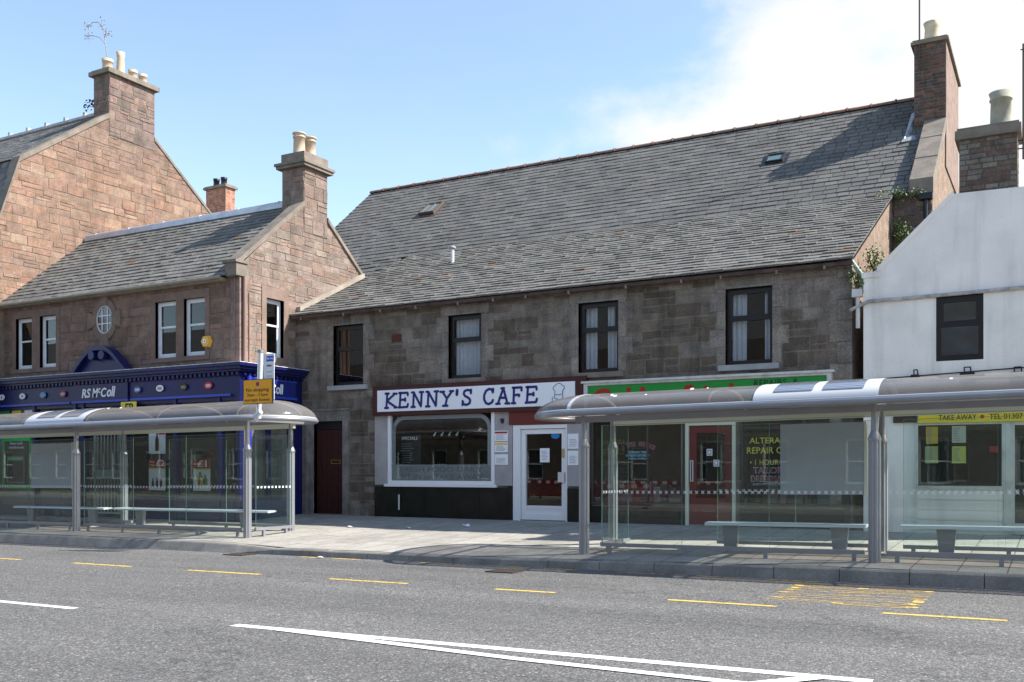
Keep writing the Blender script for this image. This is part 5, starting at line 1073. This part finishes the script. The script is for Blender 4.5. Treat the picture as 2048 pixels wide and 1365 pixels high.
q = MB(); X = onY(2046, 290, YW)[0]+.0; q.cyl((X, YW+.2, 7.2), (X, YW+.2, 9.3), .018); q.cyl((bu[1], YW+.2, 7.55), (X, YW+.2, 7.55), .012, n=6); q.cyl((bu[1], YW+.2, 7.4), (X, YW+.2, 7.4), .012, n=6); q.cyl((X-.05, YW+.2, 9.2), (X+.4, YW+.2, 9.2), .01, n=6); q.build('aerial_mast', m_iron, WB)
# white building top window etc
a, b_, c, d = wwin
win(WB, FW, a, b_, c, d, m_brownf, fw=.085, rec=.03, tr=.55, room=.6, roomm=mat('blind_sky_reflection', (.42, .43, .44), rough=.8, var=.2, vs=3), label='dark framed upstairs window')  # grey behind the pane lightened, the glass's sky reflection put into its colour
q = MB(); pts = [(onY(px, py, YW-.04)) for px, py in ((1700, 621), (1738, 603), (1800, 598), (1880, 591), (2060, 574))]; q.path([(u, YW-.04, z) for u, z in pts], .035, 8); q.build('wall_pipe', mat('old_pipe', (.36, .35, .34), rough=.7, var=.4, vs=8), WB)
q = MB(); q.path([(XW0-.1, YW-.02, 4.9), (XW0-.1, YW-.02, 4.3)], .04); q.box((XW0-.2, YW-.1, 4.9), (XW0-.02, YW+.05, 5.05)); q.build('downpipe', m_whited, WB)
q = MB(); X = XW0+.35; zst = onY(1900, 843, YW)[1]
q.pb(FW, onY(1787, 830, YW)[0], onY(1834, 830, YW)[0], 0, .05, onY(1810, 846, YW)[1], onY(1810, 824, YW)[1]); q.build('dark_board', mat('brown_board', (.03, .018, .014), rough=.5), WB)
TS = thing('takeaway_sign', 'yellow fascia sign reading TAKE AWAY and TEL 01307 above the takeaway window', 'shop sign', FW.p(-1.5, .05, 2.4))
u0, u1 = onY(1837, 832, YW-.05)[0], 1.0; z0, z1 = onY(1940, 845, YW-.05)[1], onY(1940, 824, YW-.05)[1]; PT = Plane('Y', YW-.05)
q = MB(); q.pb(PT, u0, u1, -.049, .02, z0, z1); q.build('board', m_yell, TS); q = MB(); q.pb(PT, u0, u1, -.04, .06, z1+.001, z1+.03); q.build('top_trim', m_dark, TS)
for s, xa, xb in (('TAKE AWAY', 1877, 1953), ('TEL 01307', 1979, 2046)):
    ua, ub = onY(xa, 832, YW-.07)[0], onY(xb, 832, YW-.07)[0]; text_mb(s, PT, ua, ub, lerp(z0, z1, .24), lerp(z0, z1, .74), o=.021, bold=.005, th=.004).build('lettering', m_dark, TS)
uc = onY(1964.5, 831, YW-.07)[0]; q = MB(); n = 14; q.add([PT.p(uc+math.cos(i*2*math.pi/n)*.035, .024, lerp(z0, z1, .5)+math.sin(i*2*math.pi/n)*.035) for i in range(n)], [tuple(range(n))]); q.build('dot', m_pred, TS)
q = MB(); a, b_, c, d = tw; q.frame(FW, a, b_, c, d, .035, -.05, .03); q.pb(FW, b_, td[0], -.05, .04, .35, d); q.pb(FW, a, b_, -.0, .05, c-.02, c+.02)
o = q.build('shop_window', m_whited, WB); g = MB(); g.pq(FW, a+.03, b_-.03, -.01, c+.03, d-.03); g.build('pane', m_shopg, o, fix=False)
rm = MB(); D = 1.8; rm.pq(FW, a, b_, -D, c-.2, d)
for (p0, p1) in (((a, c), (b_, c)), ((b_, c), (b_, d)), ((b_, d), (a, d)), ((a, d), (a, c))): rm.add([FW.p(p0[0], -.17, p0[1]), FW.p(p1[0], -.17, p1[1]), FW.p(p1[0], -D, p1[1]), FW.p(p0[0], -D, p0[1])], [(0, 1, 2, 3)])
rm.build('room', m_room2, o)
q = MB(); zz = .42; h = (c-.04-zz)/4
for i in range(4): q.pb(FW, a+.02, b_-.02, .001, .022, zz+i*h+.012, zz+(i+1)*h-.012)
q.build('boarded_riser', m_render, WB)
a, b_, c, d = td; q = MB(); q.frame(FW, a, b_, .38, d, .06, -.06, .01, wb=.2); o = q.build('door', m_whited, WB); g = MB(); g.pq(FW, a+.06, b_-.06, -.03, .58, d-.06); g.build('pane', m_shopg, o, fix=False)
rm = MB(); rm.box((a, YW+.3, .3), (b_, YW+1.5, d)); rm.build('room', m_room2, o)
PP = Plane('Y', YW+.03)
for (px, mm, lb) in (((1852, 854, 1876, 888), m_pyel, 'yellow menu poster, upper left of four in the takeaway window'), ((1904, 852, 1932, 886), m_cream, 'cream and orange menu poster, upper right of four in the takeaway window'),
                 ((1850, 893, 1876, 927), mat('poster_lime', (.5, .52, .2)), 'pale lime menu poster, lower left of four in the takeaway window'), ((1904, 893, 1932, 927), mat('poster_lemon', (.7, .68, .15)), 'lemon menu poster with dark vertical writing, lower right of four in the takeaway window')):
    u0, u1, z0, z1 = fr(*px, YW+.03); q = MB(); scribble(q, PP, u0+.02, lerp(u0, u1, .6), z0+.03, z1-.03, 8, .009, seed=int(px[0])); poster('menu_poster', lb, PP, u0, u1, z0, z1, [('lettering', q, mat('faint_ink'))], m=mm, grp='menu posters in the takeaway window')
u0, u1, z0, z1 = fr(1979, 893, 1996, 905, YW+.03); poster('small_red_sign', 'small red sign at the right side of the takeaway window', PP, u0, u1, z0, z1, [('lettering', text_mb('PIZZA', PP, u0+.01, u1-.01, z0+.02, z1-.02, o=.007), m_tw)] if False else [], m=m_pred, cat='sign')
for px, lb, sz in ((1935, 'black floodlight on top of the takeaway fascia below the upstairs window', .12), (2036, 'black floodlight on top of the takeaway fascia at the right edge', .13), (1831, 'small black lamp on the white wall at the left end of the takeaway sign', .07)):
    u, z = onY(px, 752 if sz > .1 else 757, YW-.15); f = thing('floodlight', lb, 'floodlight', (u, YW-.15, z), group='floodlights on the white building'); q = MB()
    q.box((u-sz, YW-.28, z-.08), (u+sz, YW-.08, z+.06)); q.hexa([(u-sz, YW-.3, z-.12), (u+sz, YW-.3, z-.12), (u+sz, YW-.1, z-.14), (u-sz, YW-.1, z-.14), (u-sz, YW-.28, z-.081), (u+sz, YW-.28, z-.081), (u+sz, YW-.08, z-.081), (u-sz, YW-.08, z-.081)]); q.build('housing', m_dark, f)
    q = MB(); q.path([(u-sz*.4, YW-.08, z+.0), (u-sz*.5, YW-.12, z+.16), (u+sz*.4, YW-.12, z+.16), (u+sz*.4, YW, z+.05)], .012, 6); q.build('bracket', m_dark, f)
q = MB(); q.path([(onY(1740, 760, YW-.03)[0], YW-.03, onY(1740, 760, YW)[1]), (1.0, YW-.03, onY(1740, 760, YW)[1]+.16)], .012, 6); q.build('cable', m_dark, WB)

# ================================================================== PLANTS
def plant(name, label, origin, stems, leaf=.05, nleaf=200, cols=((.06, .11, .03), (.09, .15, .04), (.05, .08, .02)), spread=.12, seed=1, stemr=.012, tip=.35, stemc=(.1, .07, .04)):
    r = random.Random(seed); o = thing(name, label, 'plant', origin); s = MB(); lf = MB()
    for st_ in stems:
        pts = [Vector(origin)+Vector(p) for p in st_]; n = len(pts)
        for i in range(n-1): s.cyl(pts[i], pts[i+1], stemr*(1-i/n*.6), stemr*(1-(i+1)/n*.6), 6, col=stemc)
    for k in range(nleaf):
        st_ = r.choice(stems); pts = [Vector(origin)+Vector(p) for p in st_]; t_ = r.uniform(tip, 1)*(len(pts)-1); i = min(int(t_), len(pts)-2); c = pts[i].lerp(pts[i+1], t_-i)+Vector([r.gauss(0, spread) for _ in range(3)])
        a = Vector([r.uniform(-1, 1) for _ in range(3)]).normalized(); b = a.orthogonal().normalized(); L_ = leaf*r.uniform(.6, 1.3); w_ = L_*.4
        lf.add([c, c+a*L_*.5+b*w_, c+a*L_, c+a*L_*.5-b*w_], [(0, 1, 2, 3)], vary(r.choice(cols), .3, r))
    s.build('stem', m_ridge, o); lf.build('leaves', m_grass, o, fix=False); return o
c0 = (XG-.36, 21.98, 15.3)
plant('chimney_sapling', 'thin bare sapling with sparse blossom growing out of the leftmost chimney pot', c0, [[(0, 0, 0), (-.08, -.02, .4), (-.15, 0, .75), (-.25, 0, 1.1), (-.45, 0, 1.3)], [(-.12, 0, .5), (-.35, 0, .75), (-.75, 0, .92), (-1.1, 0, .98)], [(-.15, 0, .7), (-.05, 0, .9), (.0, 0, .8)], [(-.45, 0, 1.3), (-.75, 0, 1.36), (-1.05, 0, 1.25)]],
      leaf=.05, nleaf=150, cols=((.38, .36, .34), (.2, .2, .13), (.3, .25, .22)), spread=.06, seed=3, tip=.74, stemc=(.30, .26, .24), stemr=.014)
plant('chimney_weed', 'dark leafy weed growing from the ridge beside the four-pot chimney', (XG-.95, 21.9, 13.75), [[(0, 0, 0), (-.1, 0, .12), (-.25, 0, .2)], [(0, 0, 0), (-.25, 0, .06), (-.45, 0, .15)], [(0, 0, 0), (.05, 0, .15), (.1, 0, .3)]], leaf=.09, nleaf=60, spread=.06, seed=4, cols=((.02, .04, .03), (.03, .05, .05)))
for px, py, Yp, hh, nn_, lb in ((1803, 495, 25.1, .75, 230, 'bushy green weed on the wall head between the two roofs'), (1748, 540, 20.9, .5, 150, 'tall thin weed against the sunlit side wall, nearest the white gable'), (1716, 575, 20.0, .45, 150, 'weed hanging in the dark gap beside the white building'), (1800, 390, 25.2, .12, 120, 'strip of moss and grass along the eaves below the tall brick chimney')):
    u, z = onY(px, py, Yp); wide = .35 if hh < .2 else .08
    plant('wall_weed', lb, (u, Yp, z-.05), [[(0, 0, 0), (.02, 0, hh*.5), (-.05, 0, hh)], [(0, 0, 0), (wide, 0, hh*.4), (wide*1.2, 0, hh*.7)], [(0, 0, 0), (-wide, 0, hh*.5), (-wide*1.4, 0, hh*.8)]], leaf=.055, nleaf=nn_*2, spread=.065, seed=int(px), cols=((.10, .15, .03), (.16, .2, .06), (.07, .1, .02)), tip=.1)['group'] = 'weeds on the roofs and walls'

# ================================================================== BUS SHELTERS
def shelter(label, ox, oy, posts, x0, x1, dome, white, glassf, glassr, benches, panel, slope, dep=1.5, ends=(), hg=2.36, rise=.34, dl=1.0):
    """posts: x of each post pair; x0,x1 barrel ends; dome: -1 left end, +1 right end; heights relative to local ground"""
    B = thing('bus_shelter', label, 'bus shelter', (ox, oy, pz(ox, oy)), 'glass bus shelters on the pavement')
    zb = pz(ox, oy)
    T = lambda x, y, z: (ox+x, oy+y, zb+z+slope*x)
    gz = lambda x, y: pz(ox+x, oy+y)
    def bx(mb, x_0, x_1, y0, y1, z0, z1): mb.hexa([T(x_0, y0, z0), T(x_1, y0, z0), T(x_1, y1, z0), T(x_0, y1, z0), T(x_0, y0, z1), T(x_1, y0, z1), T(x_1, y1, z1), T(x_0, y1, z1)])
    HG = hg
    for x_ in posts:
        for y in (0, dep):
            x = x_-(.12 if y else 0); p = MB(); g0 = gz(x, y)-.02; n = 24; tz = T(x, y, 1.8)[2]
            prof = []
            def ring_(rad, z, fl=True):
                return [(ox+x+math.cos(k*2*math.pi/n)*rad*(.86 if fl and k % 3 == 0 else 1), oy+y+math.sin(k*2*math.pi/n)*rad*(.86 if fl and k % 3 == 0 else 1), z) for k in range(n)]
            rings = [ring_(.088, g0), ring_(.088, tz)]; vs = sum(rings, []); p.add(vs, [(k, (k+1) % n, n+(k+1) % n, n+k) for k in range(n)])
            rings = [ring_(.095, tz, False), ring_(.095, tz+.03, False), ring_(.055, tz+.13, False), ring_(.045, T(x, y, HG-.03)[2], False)]; vs = sum(rings, [])
            p.add(vs, [(j*n+k, j*n+(k+1) % n, (j+1)*n+(k+1) % n, (j+1)*n+k) for j in range(3) for k in range(n)]); p.add(rings[0], [tuple(range(n))])
            p.build('post', m_alu, B)
    ya, yb = -.32, dep+.32; yc = (ya+yb)/2; hw = (yb-ya)/2; NA = 14
    def arc(x, s=1., off=0., h=1.): return [T(x, yc-math.cos(math.pi*k/NA)*(hw*s+off), HG+.04+math.sin(math.pi*k/NA)*(rise*h+off)) for k in range(NA+1)]
    def barrel(mb, xa, xb, off=0., k0=0, k1=NA, n=1):
        for i in range(n):
            A, C_ = arc(lerp(xa, xb, i/n), 1, off), arc(lerp(xa, xb, (i+1)/n), 1, off); A, C_ = A[k0:k1+1], C_[k0:k1+1]; m_ = k1-k0; mb.add(A+C_, [(k, k+1, m_+2+k, m_+1+k) for k in range(m_)], sm=True)
    segs = [(x0, x1)] if not white else [s for s in ((x0, white[0]), (white[1], x1)) if s[1]-s[0] > .1]
    for s in segs: q = MB(); barrel(q, *s); q.build('roof_panel', m_smoke, B, fix=False, label='smoky translucent arched roof panel')
    if white:
        q = MB(); barrel(q, white[0], white[1], .012); q.build('roof_panel', m_pvw, B, fix=False, label='solid white arched roof panel')
        w_ = white[1]-white[0]
        for f0, f1 in ((.16, .48), (.56, .88)): q = MB(); barrel(q, white[0]+w_*f0, white[0]+w_*f1, .022, 2, 6); q.build('solar_panel', m_cells, B, fix=False)
    rq = random.Random(int(ox*10))
    for i in range(9):
        xx = rq.uniform(x0+.3, x1-.6); k = rq.uniform(2, 6); a_ = math.pi*k/NA; q = MB(); c_ = Vector(T(xx, yc-math.cos(a_)*(hw+.006), HG+.04+math.sin(a_)*(rise+.006))); sz = rq.uniform(.015, .04)
        q.add([c_+Vector((math.cos(j*1.05)*sz, math.sin(j*1.05)*sz*.7, math.sin(j*1.05)*sz*.5)) for j in range(6)], [tuple(range(6))]); q.build('bird_dropping', m_paper, B, fix=False)
    # ribs
    rx = []; x = x0
    nr = max(1, round((x1-x0)/2.4))
    for i in range(nr+1): rx.append(lerp(x0, x1, i/nr))
    for x in rx:
        end_ = (x == x0 and dome < 0) or (x == x1 and dome > 0); wr, oo_ = (.028, .004) if end_ else (.018, -.006)
        q = MB(); A = arc(x-wr, 1, oo_, 1); C_ = arc(x+wr, 1, oo_, 1); A2 = arc(x-wr, 1, -.035); C2 = arc(x+wr, 1, -.035)
        n = NA+1; q.add(A+C_+C2+A2, [f for k in range(NA) for f in ((k, k+1, n+k+1, n+k), (n+k, n+k+1, 2*n+k+1, 2*n+k), (2*n+k, 2*n+k+1, 3*n+k+1, 3*n+k), (3*n+k, 3*n+k+1, k+1, k))], sm=False); q.build('roof_rib', m_aluw if (x == x0 and dome < 0) or (x == x1 and dome > 0) else m_rib, B, fix=False)
    # end dome: quarter ellipsoid
    xe = x0 if dome < 0 else x1; q = MB(); ND = 8; rows = []
    def ell(t, k, off=0): # t 0..1 from barrel end to tip
        a = t*math.pi/2; s = math.cos(a); ph = math.pi*k/NA
        return T(xe+dome*math.sin(a)*(dl+off), yc-math.cos(ph)*(hw+off)*s, HG+.04+math.sin(ph)*(rise+off)*s)
    # lofted arcs shrinking towards the tip
    vs = [ell(i/ND, k) for i in range(ND+1) for k in range(NA+1)]
    q.add(vs, [(i*(NA+1)+k, i*(NA+1)+k+1, (i+1)*(NA+1)+k+1, (i+1)*(NA+1)+k) for i in range(ND) for k in range(NA)], sm=True)
    q.build('dome_end', m_smoke, B, fix=False)
    # gutter ring round front, dome and back
    xo = x1 if dome < 0 else x0
    path = [(xo, ya)]+[(xe+dome*math.sin(t*math.pi/24)*dl, yc-math.cos(t*math.pi/24)*hw) for t in range(0, 25)]+[(xo, yb)]
    def gut(rad, dz, m, nm):
        q = MB(); n = 8; rings = []
        for i, (px, py) in enumerate(path):
            a = Vector(path[max(i-1, 0)]); c = Vector(path[min(i+1, len(path)-1)]); d = (c-a).normalized(); nv = Vector((d.y, -d.x)); rings.append([T(px+nv.x*math.cos(k*2*math.pi/n)*rad, py+nv.y*math.cos(k*2*math.pi/n)*rad, HG+dz+math.sin(k*2*math.pi/n)*rad*1.1) for k in range(n)])
        vs = sum(rings, []); q.add(vs, [(j*n+k, j*n+(k+1) % n, (j+1)*n+(k+1) % n, (j+1)*n+k) for j in range(len(path)-1) for k in range(n)], sm=True); q.build(nm, m, B)
    gut(.046, 0, m_alu, 'gutter'); gut(.016, .052, m_aluw, 'gutter_trim')
    for y in (0, dep): q = MB(); bx(q, x0, x1, y-.04, y+.04, HG-.14, HG-.04); q.build('roof_beam', m_cream if y else m_alu, B)
    for x in posts: q = MB(); bx(q, x-.035, x+.035, ya+.04, yb-.04, HG-.035, HG+.02); q.build('cross_beam', m_aluw, B)
    def panels(y, spans, rail=True):
        for (a, b) in spans:
            n = max(1, round((b-a)/1.5))
            for i in range(n):
                xa, xb = lerp(a, b, i/n)+.006, lerp(a, b, (i+1)/n)-.006
                q = MB(); bx(q, xa, xb, y-.005, y+.005, .19, 2.16); gp_ = q.build('glass_pane', m_shelg, B)
                q = MB(); bx(q, xa-.003, xa-.0001, y-.006, y+.006, .19, 2.16); bx(q, xa, xb, y-.006, y+.006, 2.1601, 2.166); q.build('pane_edge', m_edge, gp_)
                q = MB(); nx = int((xb-xa)/.095)
                for j in range(nx):
                    cx = xa+(j+.5)*(xb-xa)/nx; cz = 1.04; s = .024
                    for sg in (1, -1):
                        d = .006; q.add([T(cx-s, y-.0065, cz-sg*s-d), T(cx-s, y-.0065, cz-sg*s+d), T(cx+s, y-.0065-.0004*(sg < 0), cz+sg*s+d), T(cx+s, y-.0065, cz+sg*s-d)], [(0, 1, 2, 3)])
                if nx: q.build('cross_marks', m_paper, gp_)
            q = MB(); bx(q, a, b, y-.03, y+.03, .13, .19); q.build('bottom_rail', m_alu, B)
            nf = max(2, round((b-a)/1.1))
            for i in range(nf):
                xx = lerp(a+.15, b-.15, i/(nf-1)) if nf > 1 else a; q = MB(); gg = gz(xx, y); q.box((ox+xx-.03, oy+y-.025, gg-.02), (ox+xx+.03, oy+y+.025, T(xx, y, .135)[2])); q.build('foot', m_alu, B)
    panels(.08, glassf); panels(dep-.05, glassr)
    for xe_ in ends:
        y0, y1 = .12, dep-.25; q = MB(); bx(q, xe_-.005, xe_+.005, y0, y1, .2, 2.16); e_ = q.build('glass_pane', m_shelg, B); q = MB(); bx(q, xe_-.006, xe_+.006, y0-.004, y0-.0001, .2, 2.16); bx(q, xe_-.006, xe_+.006, y1+.0001, y1+.004, .2, 2.16); q.build('pane_edge', m_edge, e_)
        q = MB(); ny = 10
        for j in range(ny): cy = lerp(y0+.05, y1-.05, j/(ny-1)); bx(q, xe_-.007, xe_+.007, cy-.02, cy+.02, 1.02, 1.06)
        q.build('cross_marks', m_paper, e_)
        q = MB(); bx(q, xe_-.03, xe_+.03, y0-.02, y1+.02, .14, .2); bx(q, xe_-.025, xe_+.025, y0+.2, y0+.26, 0, .14); bx(q, xe_-.025, xe_+.025, y1-.2, y1-.14, .03, .14); q.build('bottom_rail', m_alu, B)
    for (a, b) in benches:
        yb_ = dep-.30; q = MB(); n = 8
        prof = [(yb_-.15, .47), (yb_-.14, .50), (yb_-.1, .515), (yb_+.12, .515), (yb_+.15, .49), (yb_+.12, .475), (yb_-.12, .46)]; m = len(prof); q.add([T(a, y, z) for y, z in prof]+[T(b, y, z) for y, z in prof], [tuple(range(m)), tuple(range(m, 2*m))]+[(k, (k+1) % m, m+(k+1) % m, m+k) for k in range(m)]); bn = q.build('bench', m_bench, B)
        for t_ in (.16, .84):
            x = lerp(a, b, t_); q = MB(); gg = gz(x, yb_)-zb-slope*x
            q.hexa([T(x-.10, yb_-.04, gg), T(x+.10, yb_-.04, gg), T(x+.10, yb_+.04, gg), T(x-.10, yb_+.04, gg), T(x-.14, yb_-.05, .46), T(x+.14, yb_-.05, .46), T(x+.14, yb_+.05, .46), T(x-.14, yb_+.05, .46)]); q.build('bench_leg', m_alu, bn)
    if panel:
        a, b = panel; y = dep-.12; q = MB(); bx(q, a, b, y-.02, y+.02, .98, 2.14); q_ = q.build('info_panel', mat('blank_panel', (.38, .40, .45), rough=.14, coat=.3, var=.04), B); q = MB(); bx(q, b-.001, b+.035, y-.03, y+.03, .95, 2.16); q.build('panel_edge', m_cream, q_)
    return B, T
# right shelter
bayx = [0, 4.65, 9.3, 13.95]
RS, RT = shelter('nearer glass bus shelter at the right with solar cells in its roof', -7.0, 15.02, bayx, -.15, 14.2, -1, (2.95, 4.75), [(.28, 4.5), (4.8, 9.15), (9.45, 13.8)], [(1.85, 4.5), (4.85, 9.15), (9.45, 13.8)], [(1.75, 4.35), (4.85, 8.9)], (2.95, 4.28), .010, ends=(.28,))
# yellow stickers on right shelter pane
q = MB(); q.box((-6.72+.02, 16.1, 1.75), (-6.72+.03, 16.35, 2.0)); 
LX = -14.74
LS, LT = shelter('farther glass bus shelter in front of the navy blue newsagent shopfront', LX, 15.1, [0, -5.42, -10.84, -16.2], -16.4, -.02, 1, (-6.9, -4.75), [(-5.25, -.2), (-10.65, -5.6), (-16, -11.0)], [(-3.9, -.15), (-10.65, -5.2), (-16, -11.0)], [(-5.4, -.38), (-9.3, -5.75)], (-9.0, -7.35), .006, dep=1.45, ends=(.12,), hg=2.46, rise=.40, dl=.88)
# bus stop flag clamped to the left shelter
sp_ = ray_plane(517, 832, (0, 1, 0), 14.72); px_, pz_ = sp_.x, sp_.z; PSg = Plane('Y', 14.72)
zt_ = onY(524, 706, 14.72)[1]
BS = thing('bus_stop_sign', 'white bus stop pole and timetable plate with yellow No stopping plate on the farther shelter', 'bus stop sign', (px_, 14.72, pz_))
q = MB(); q.cyl((px_+.0, 14.72, pz_-.06), (px_+.06, 14.72, zt_), .055, n=16); q.build('pole', m_aluw, BS)
q = MB(); q.cyl((px_+.06, 14.72, zt_), (px_+.06, 14.72, zt_+.06), .065, n=16); q.build('pole_cap', m_alu, BS)
q = MB(); q.cyl((px_-.1, 14.70, pz_-.02), (px_+.08, 14.70, pz_+.08), .05, n=10); q.cyl((px_-.06, 14.7, pz_-.1), (px_+.02, 14.7, pz_-.02), .04, n=8); q.build('clamp', m_aluw, BS)
u0, u1, z0, z1 = fr(524, 708, 549, 800, 14.70); PB = Plane('Y', 14.70); q = MB(); q.pb(PB, u0+.05, u1, 0, .012, z0, z1); tp_ = q.build('timetable_plate', m_white, BS)
q = MB(); h = z1-z0; q.pb(PB, lerp(u0, u1, .4), u1, .012, .014, z1-h*.17, z1-h*.05); q.build('blue_header', mat('header_blue', (.03, .1, .5)), tp_)
text_mb('Bus Stop', PB, lerp(u0, u1, .45), u1-.02, z1-h*.14, z1-h*.08, o=.0141).build('lettering', m_paper, tp_)
q = MB(); q.pb(PB, lerp(u0, u1, .42), lerp(u0, u1, .8), .012, .014, z1-h*.28, z1-h*.24); q.build('lettering', m_ink, tp_); q = MB(); scribble(q, PB, lerp(u0, u1, .4), u1-.02, z0+h*.1, z1-h*.35, 6, .0135); q.build('lettering', mat('faint_ink2', (.5, .5, .55)), tp_)
u0, u1, z0, z1 = fr(487, 760, 543, 807, 14.62); PY = Plane('Y', 14.63)
q = MB(); q.pb(PY, u0-.012, u1+.012, -.03, 0, z0-.012, z1+.012); ypl = q.build('no_stopping_plate', m_dark, BS, label='yellow plate reading No stopping 7am - 11pm except buses')
q = MB(); q.pb(PY, u0, u1, .0005, .004, z0, z1); q.build('plate_face', m_amber, ypl); w_, h = u1-u0, z1-z0
for s, f0, f1, za, zb in (('No stopping', .09, .9, .46, .66), ('7am - 11pm', .12, .86, .26, .43), ('except buses', .05, .93, .05, .22)):
    text_mb(s, PY, u0+w_*f0, u0+w_*f1, z0+h*za, z0+h*zb, o=.0045, bold=.008, th=.002).build('lettering', m_dark, ypl)
q = MB(); n = 20; uc, zc_ = (u0+u1)/2, z0+h*.82; q.add([PY.p(uc+math.cos(i*2*math.pi/n)*.045, .006, zc_+math.sin(i*2*math.pi/n)*.045) for i in range(n)], [tuple(range(n))]); rd_ = q.build('roundel', mat('roundel_red', (.4, .02, .05)), ypl)
q = MB(); q.add([PY.p(uc+math.cos(i*2*math.pi/n)*.033, .0065, zc_+math.sin(i*2*math.pi/n)*.033) for i in range(n)], [tuple(range(n))]); q.build('roundel_centre', mat('roundel_blue', (.03, .05, .4)), rd_)
q = MB(); stroke(q, PY, [(uc-.025, zc_-.025), (uc+.025, zc_+.025)], .009, .0066, .001); stroke(q, PY, [(uc-.025, zc_+.025), (uc+.025, zc_-.025)], .009, .0072, .001); q.build('roundel_cross', mat('roundel_red'), rd_)

# ================================================================== OPPOSITE SIDE OF THE STREET (seen only in the glass)
OP = thing('opposite_terrace', 'pale stone terrace with white sash windows across the street, seen only reflected in the glass', 'building', (-30, -9, .1))
PO_ = Plane('Y', -9.0); r = random.Random(8); q = MB(); f = MB(); g = MB()
P2 = Plane('Y', -9.0)
P2.p = lambda u, o, z: (u, -9.0+o, z)
holes = []
X = -78
while X < 20:
    for z in (1.0, 4.1): holes.append((X, X+1.05, z, z+1.75))
    X += r.choice([2.6, 3.2, 4.0])
sheet(q, P2, -80, 22, 0, 8.2, holes, (.13, .108, .09)); q.add([(-80, -9, 8.2), (22, -9, 8.2), (22, -13, 11.4), (-80, -13, 11.4)], [(0, 1, 2, 3)], (.12, .12, .12))
for X in (-64, -50, -37, -24, -12, 2): q.box((X, -13.5, 8), (X+1.2, -12.7, 13), (.25, .2, .17))
q.build('wall', m_ashlar, OP)
for (a, b_, c, d) in holes: f.frame(P2, a, b_, c, d, .08, -.12, -.06); f.pb(P2, a+.08, b_-.08, -.12, -.05, (c+d)/2-.03, (c+d)/2+.03)
f.build('sash_frames', m_white, OP)['kind'] = 'stuff'
for (a, b_, c, d) in holes: g.pq(P2, a, b_, -.14, c, d)
g.build('window_panes', mat('opp_glass', (.02, .022, .025), rough=.1), OP)['kind'] = 'stuff'

# red and white street barriers on the near side, seen only in the glass of the doors
def barrier(x, y, z, which):
    o = thing('street_barrier', 'red and white street barrier, '+which+' reflected in the doors', 'barrier', (x, y, z), 'red barriers on the near pavement')
    q = MB(); q.box((x, y-.02, z+.72), (x+1.9, y+.02, z+.95)); q.box((x, y-.02, z+.12), (x+1.9, y+.02, z+.2))
    for i in range(13): q.box((x+i*.155, y-.018, z+.2), (x+.04+i*.155, y+.018, z+.72))
    q.build('panel', m_bar, o)
    for i in range(4): q = MB(); q.box((x+.12+i*.48, y+.0201, z+.76), (x+.34+i*.48, y+.026, z+.9)); q.build('white_band', m_paper, o)
    for a in (.2, 1.6): q = MB(); q.box((x+a, y-.25, z), (x+a+.08, y+.25, z+.05)); q.box((x+a, y-.02, z+.05), (x+a+.08, y+.02, z+.119)); q.build('foot', m_dark, o)
m_bar = mat('barrier_red', (.28, .014, .014), rough=.5)
for i, wh in enumerate(('leftmost', 'second from the left', 'third from the left', 'third from the right', 'second from the right', 'rightmost')): barrier(-25+i*2.05, -3.2, .12, wh)
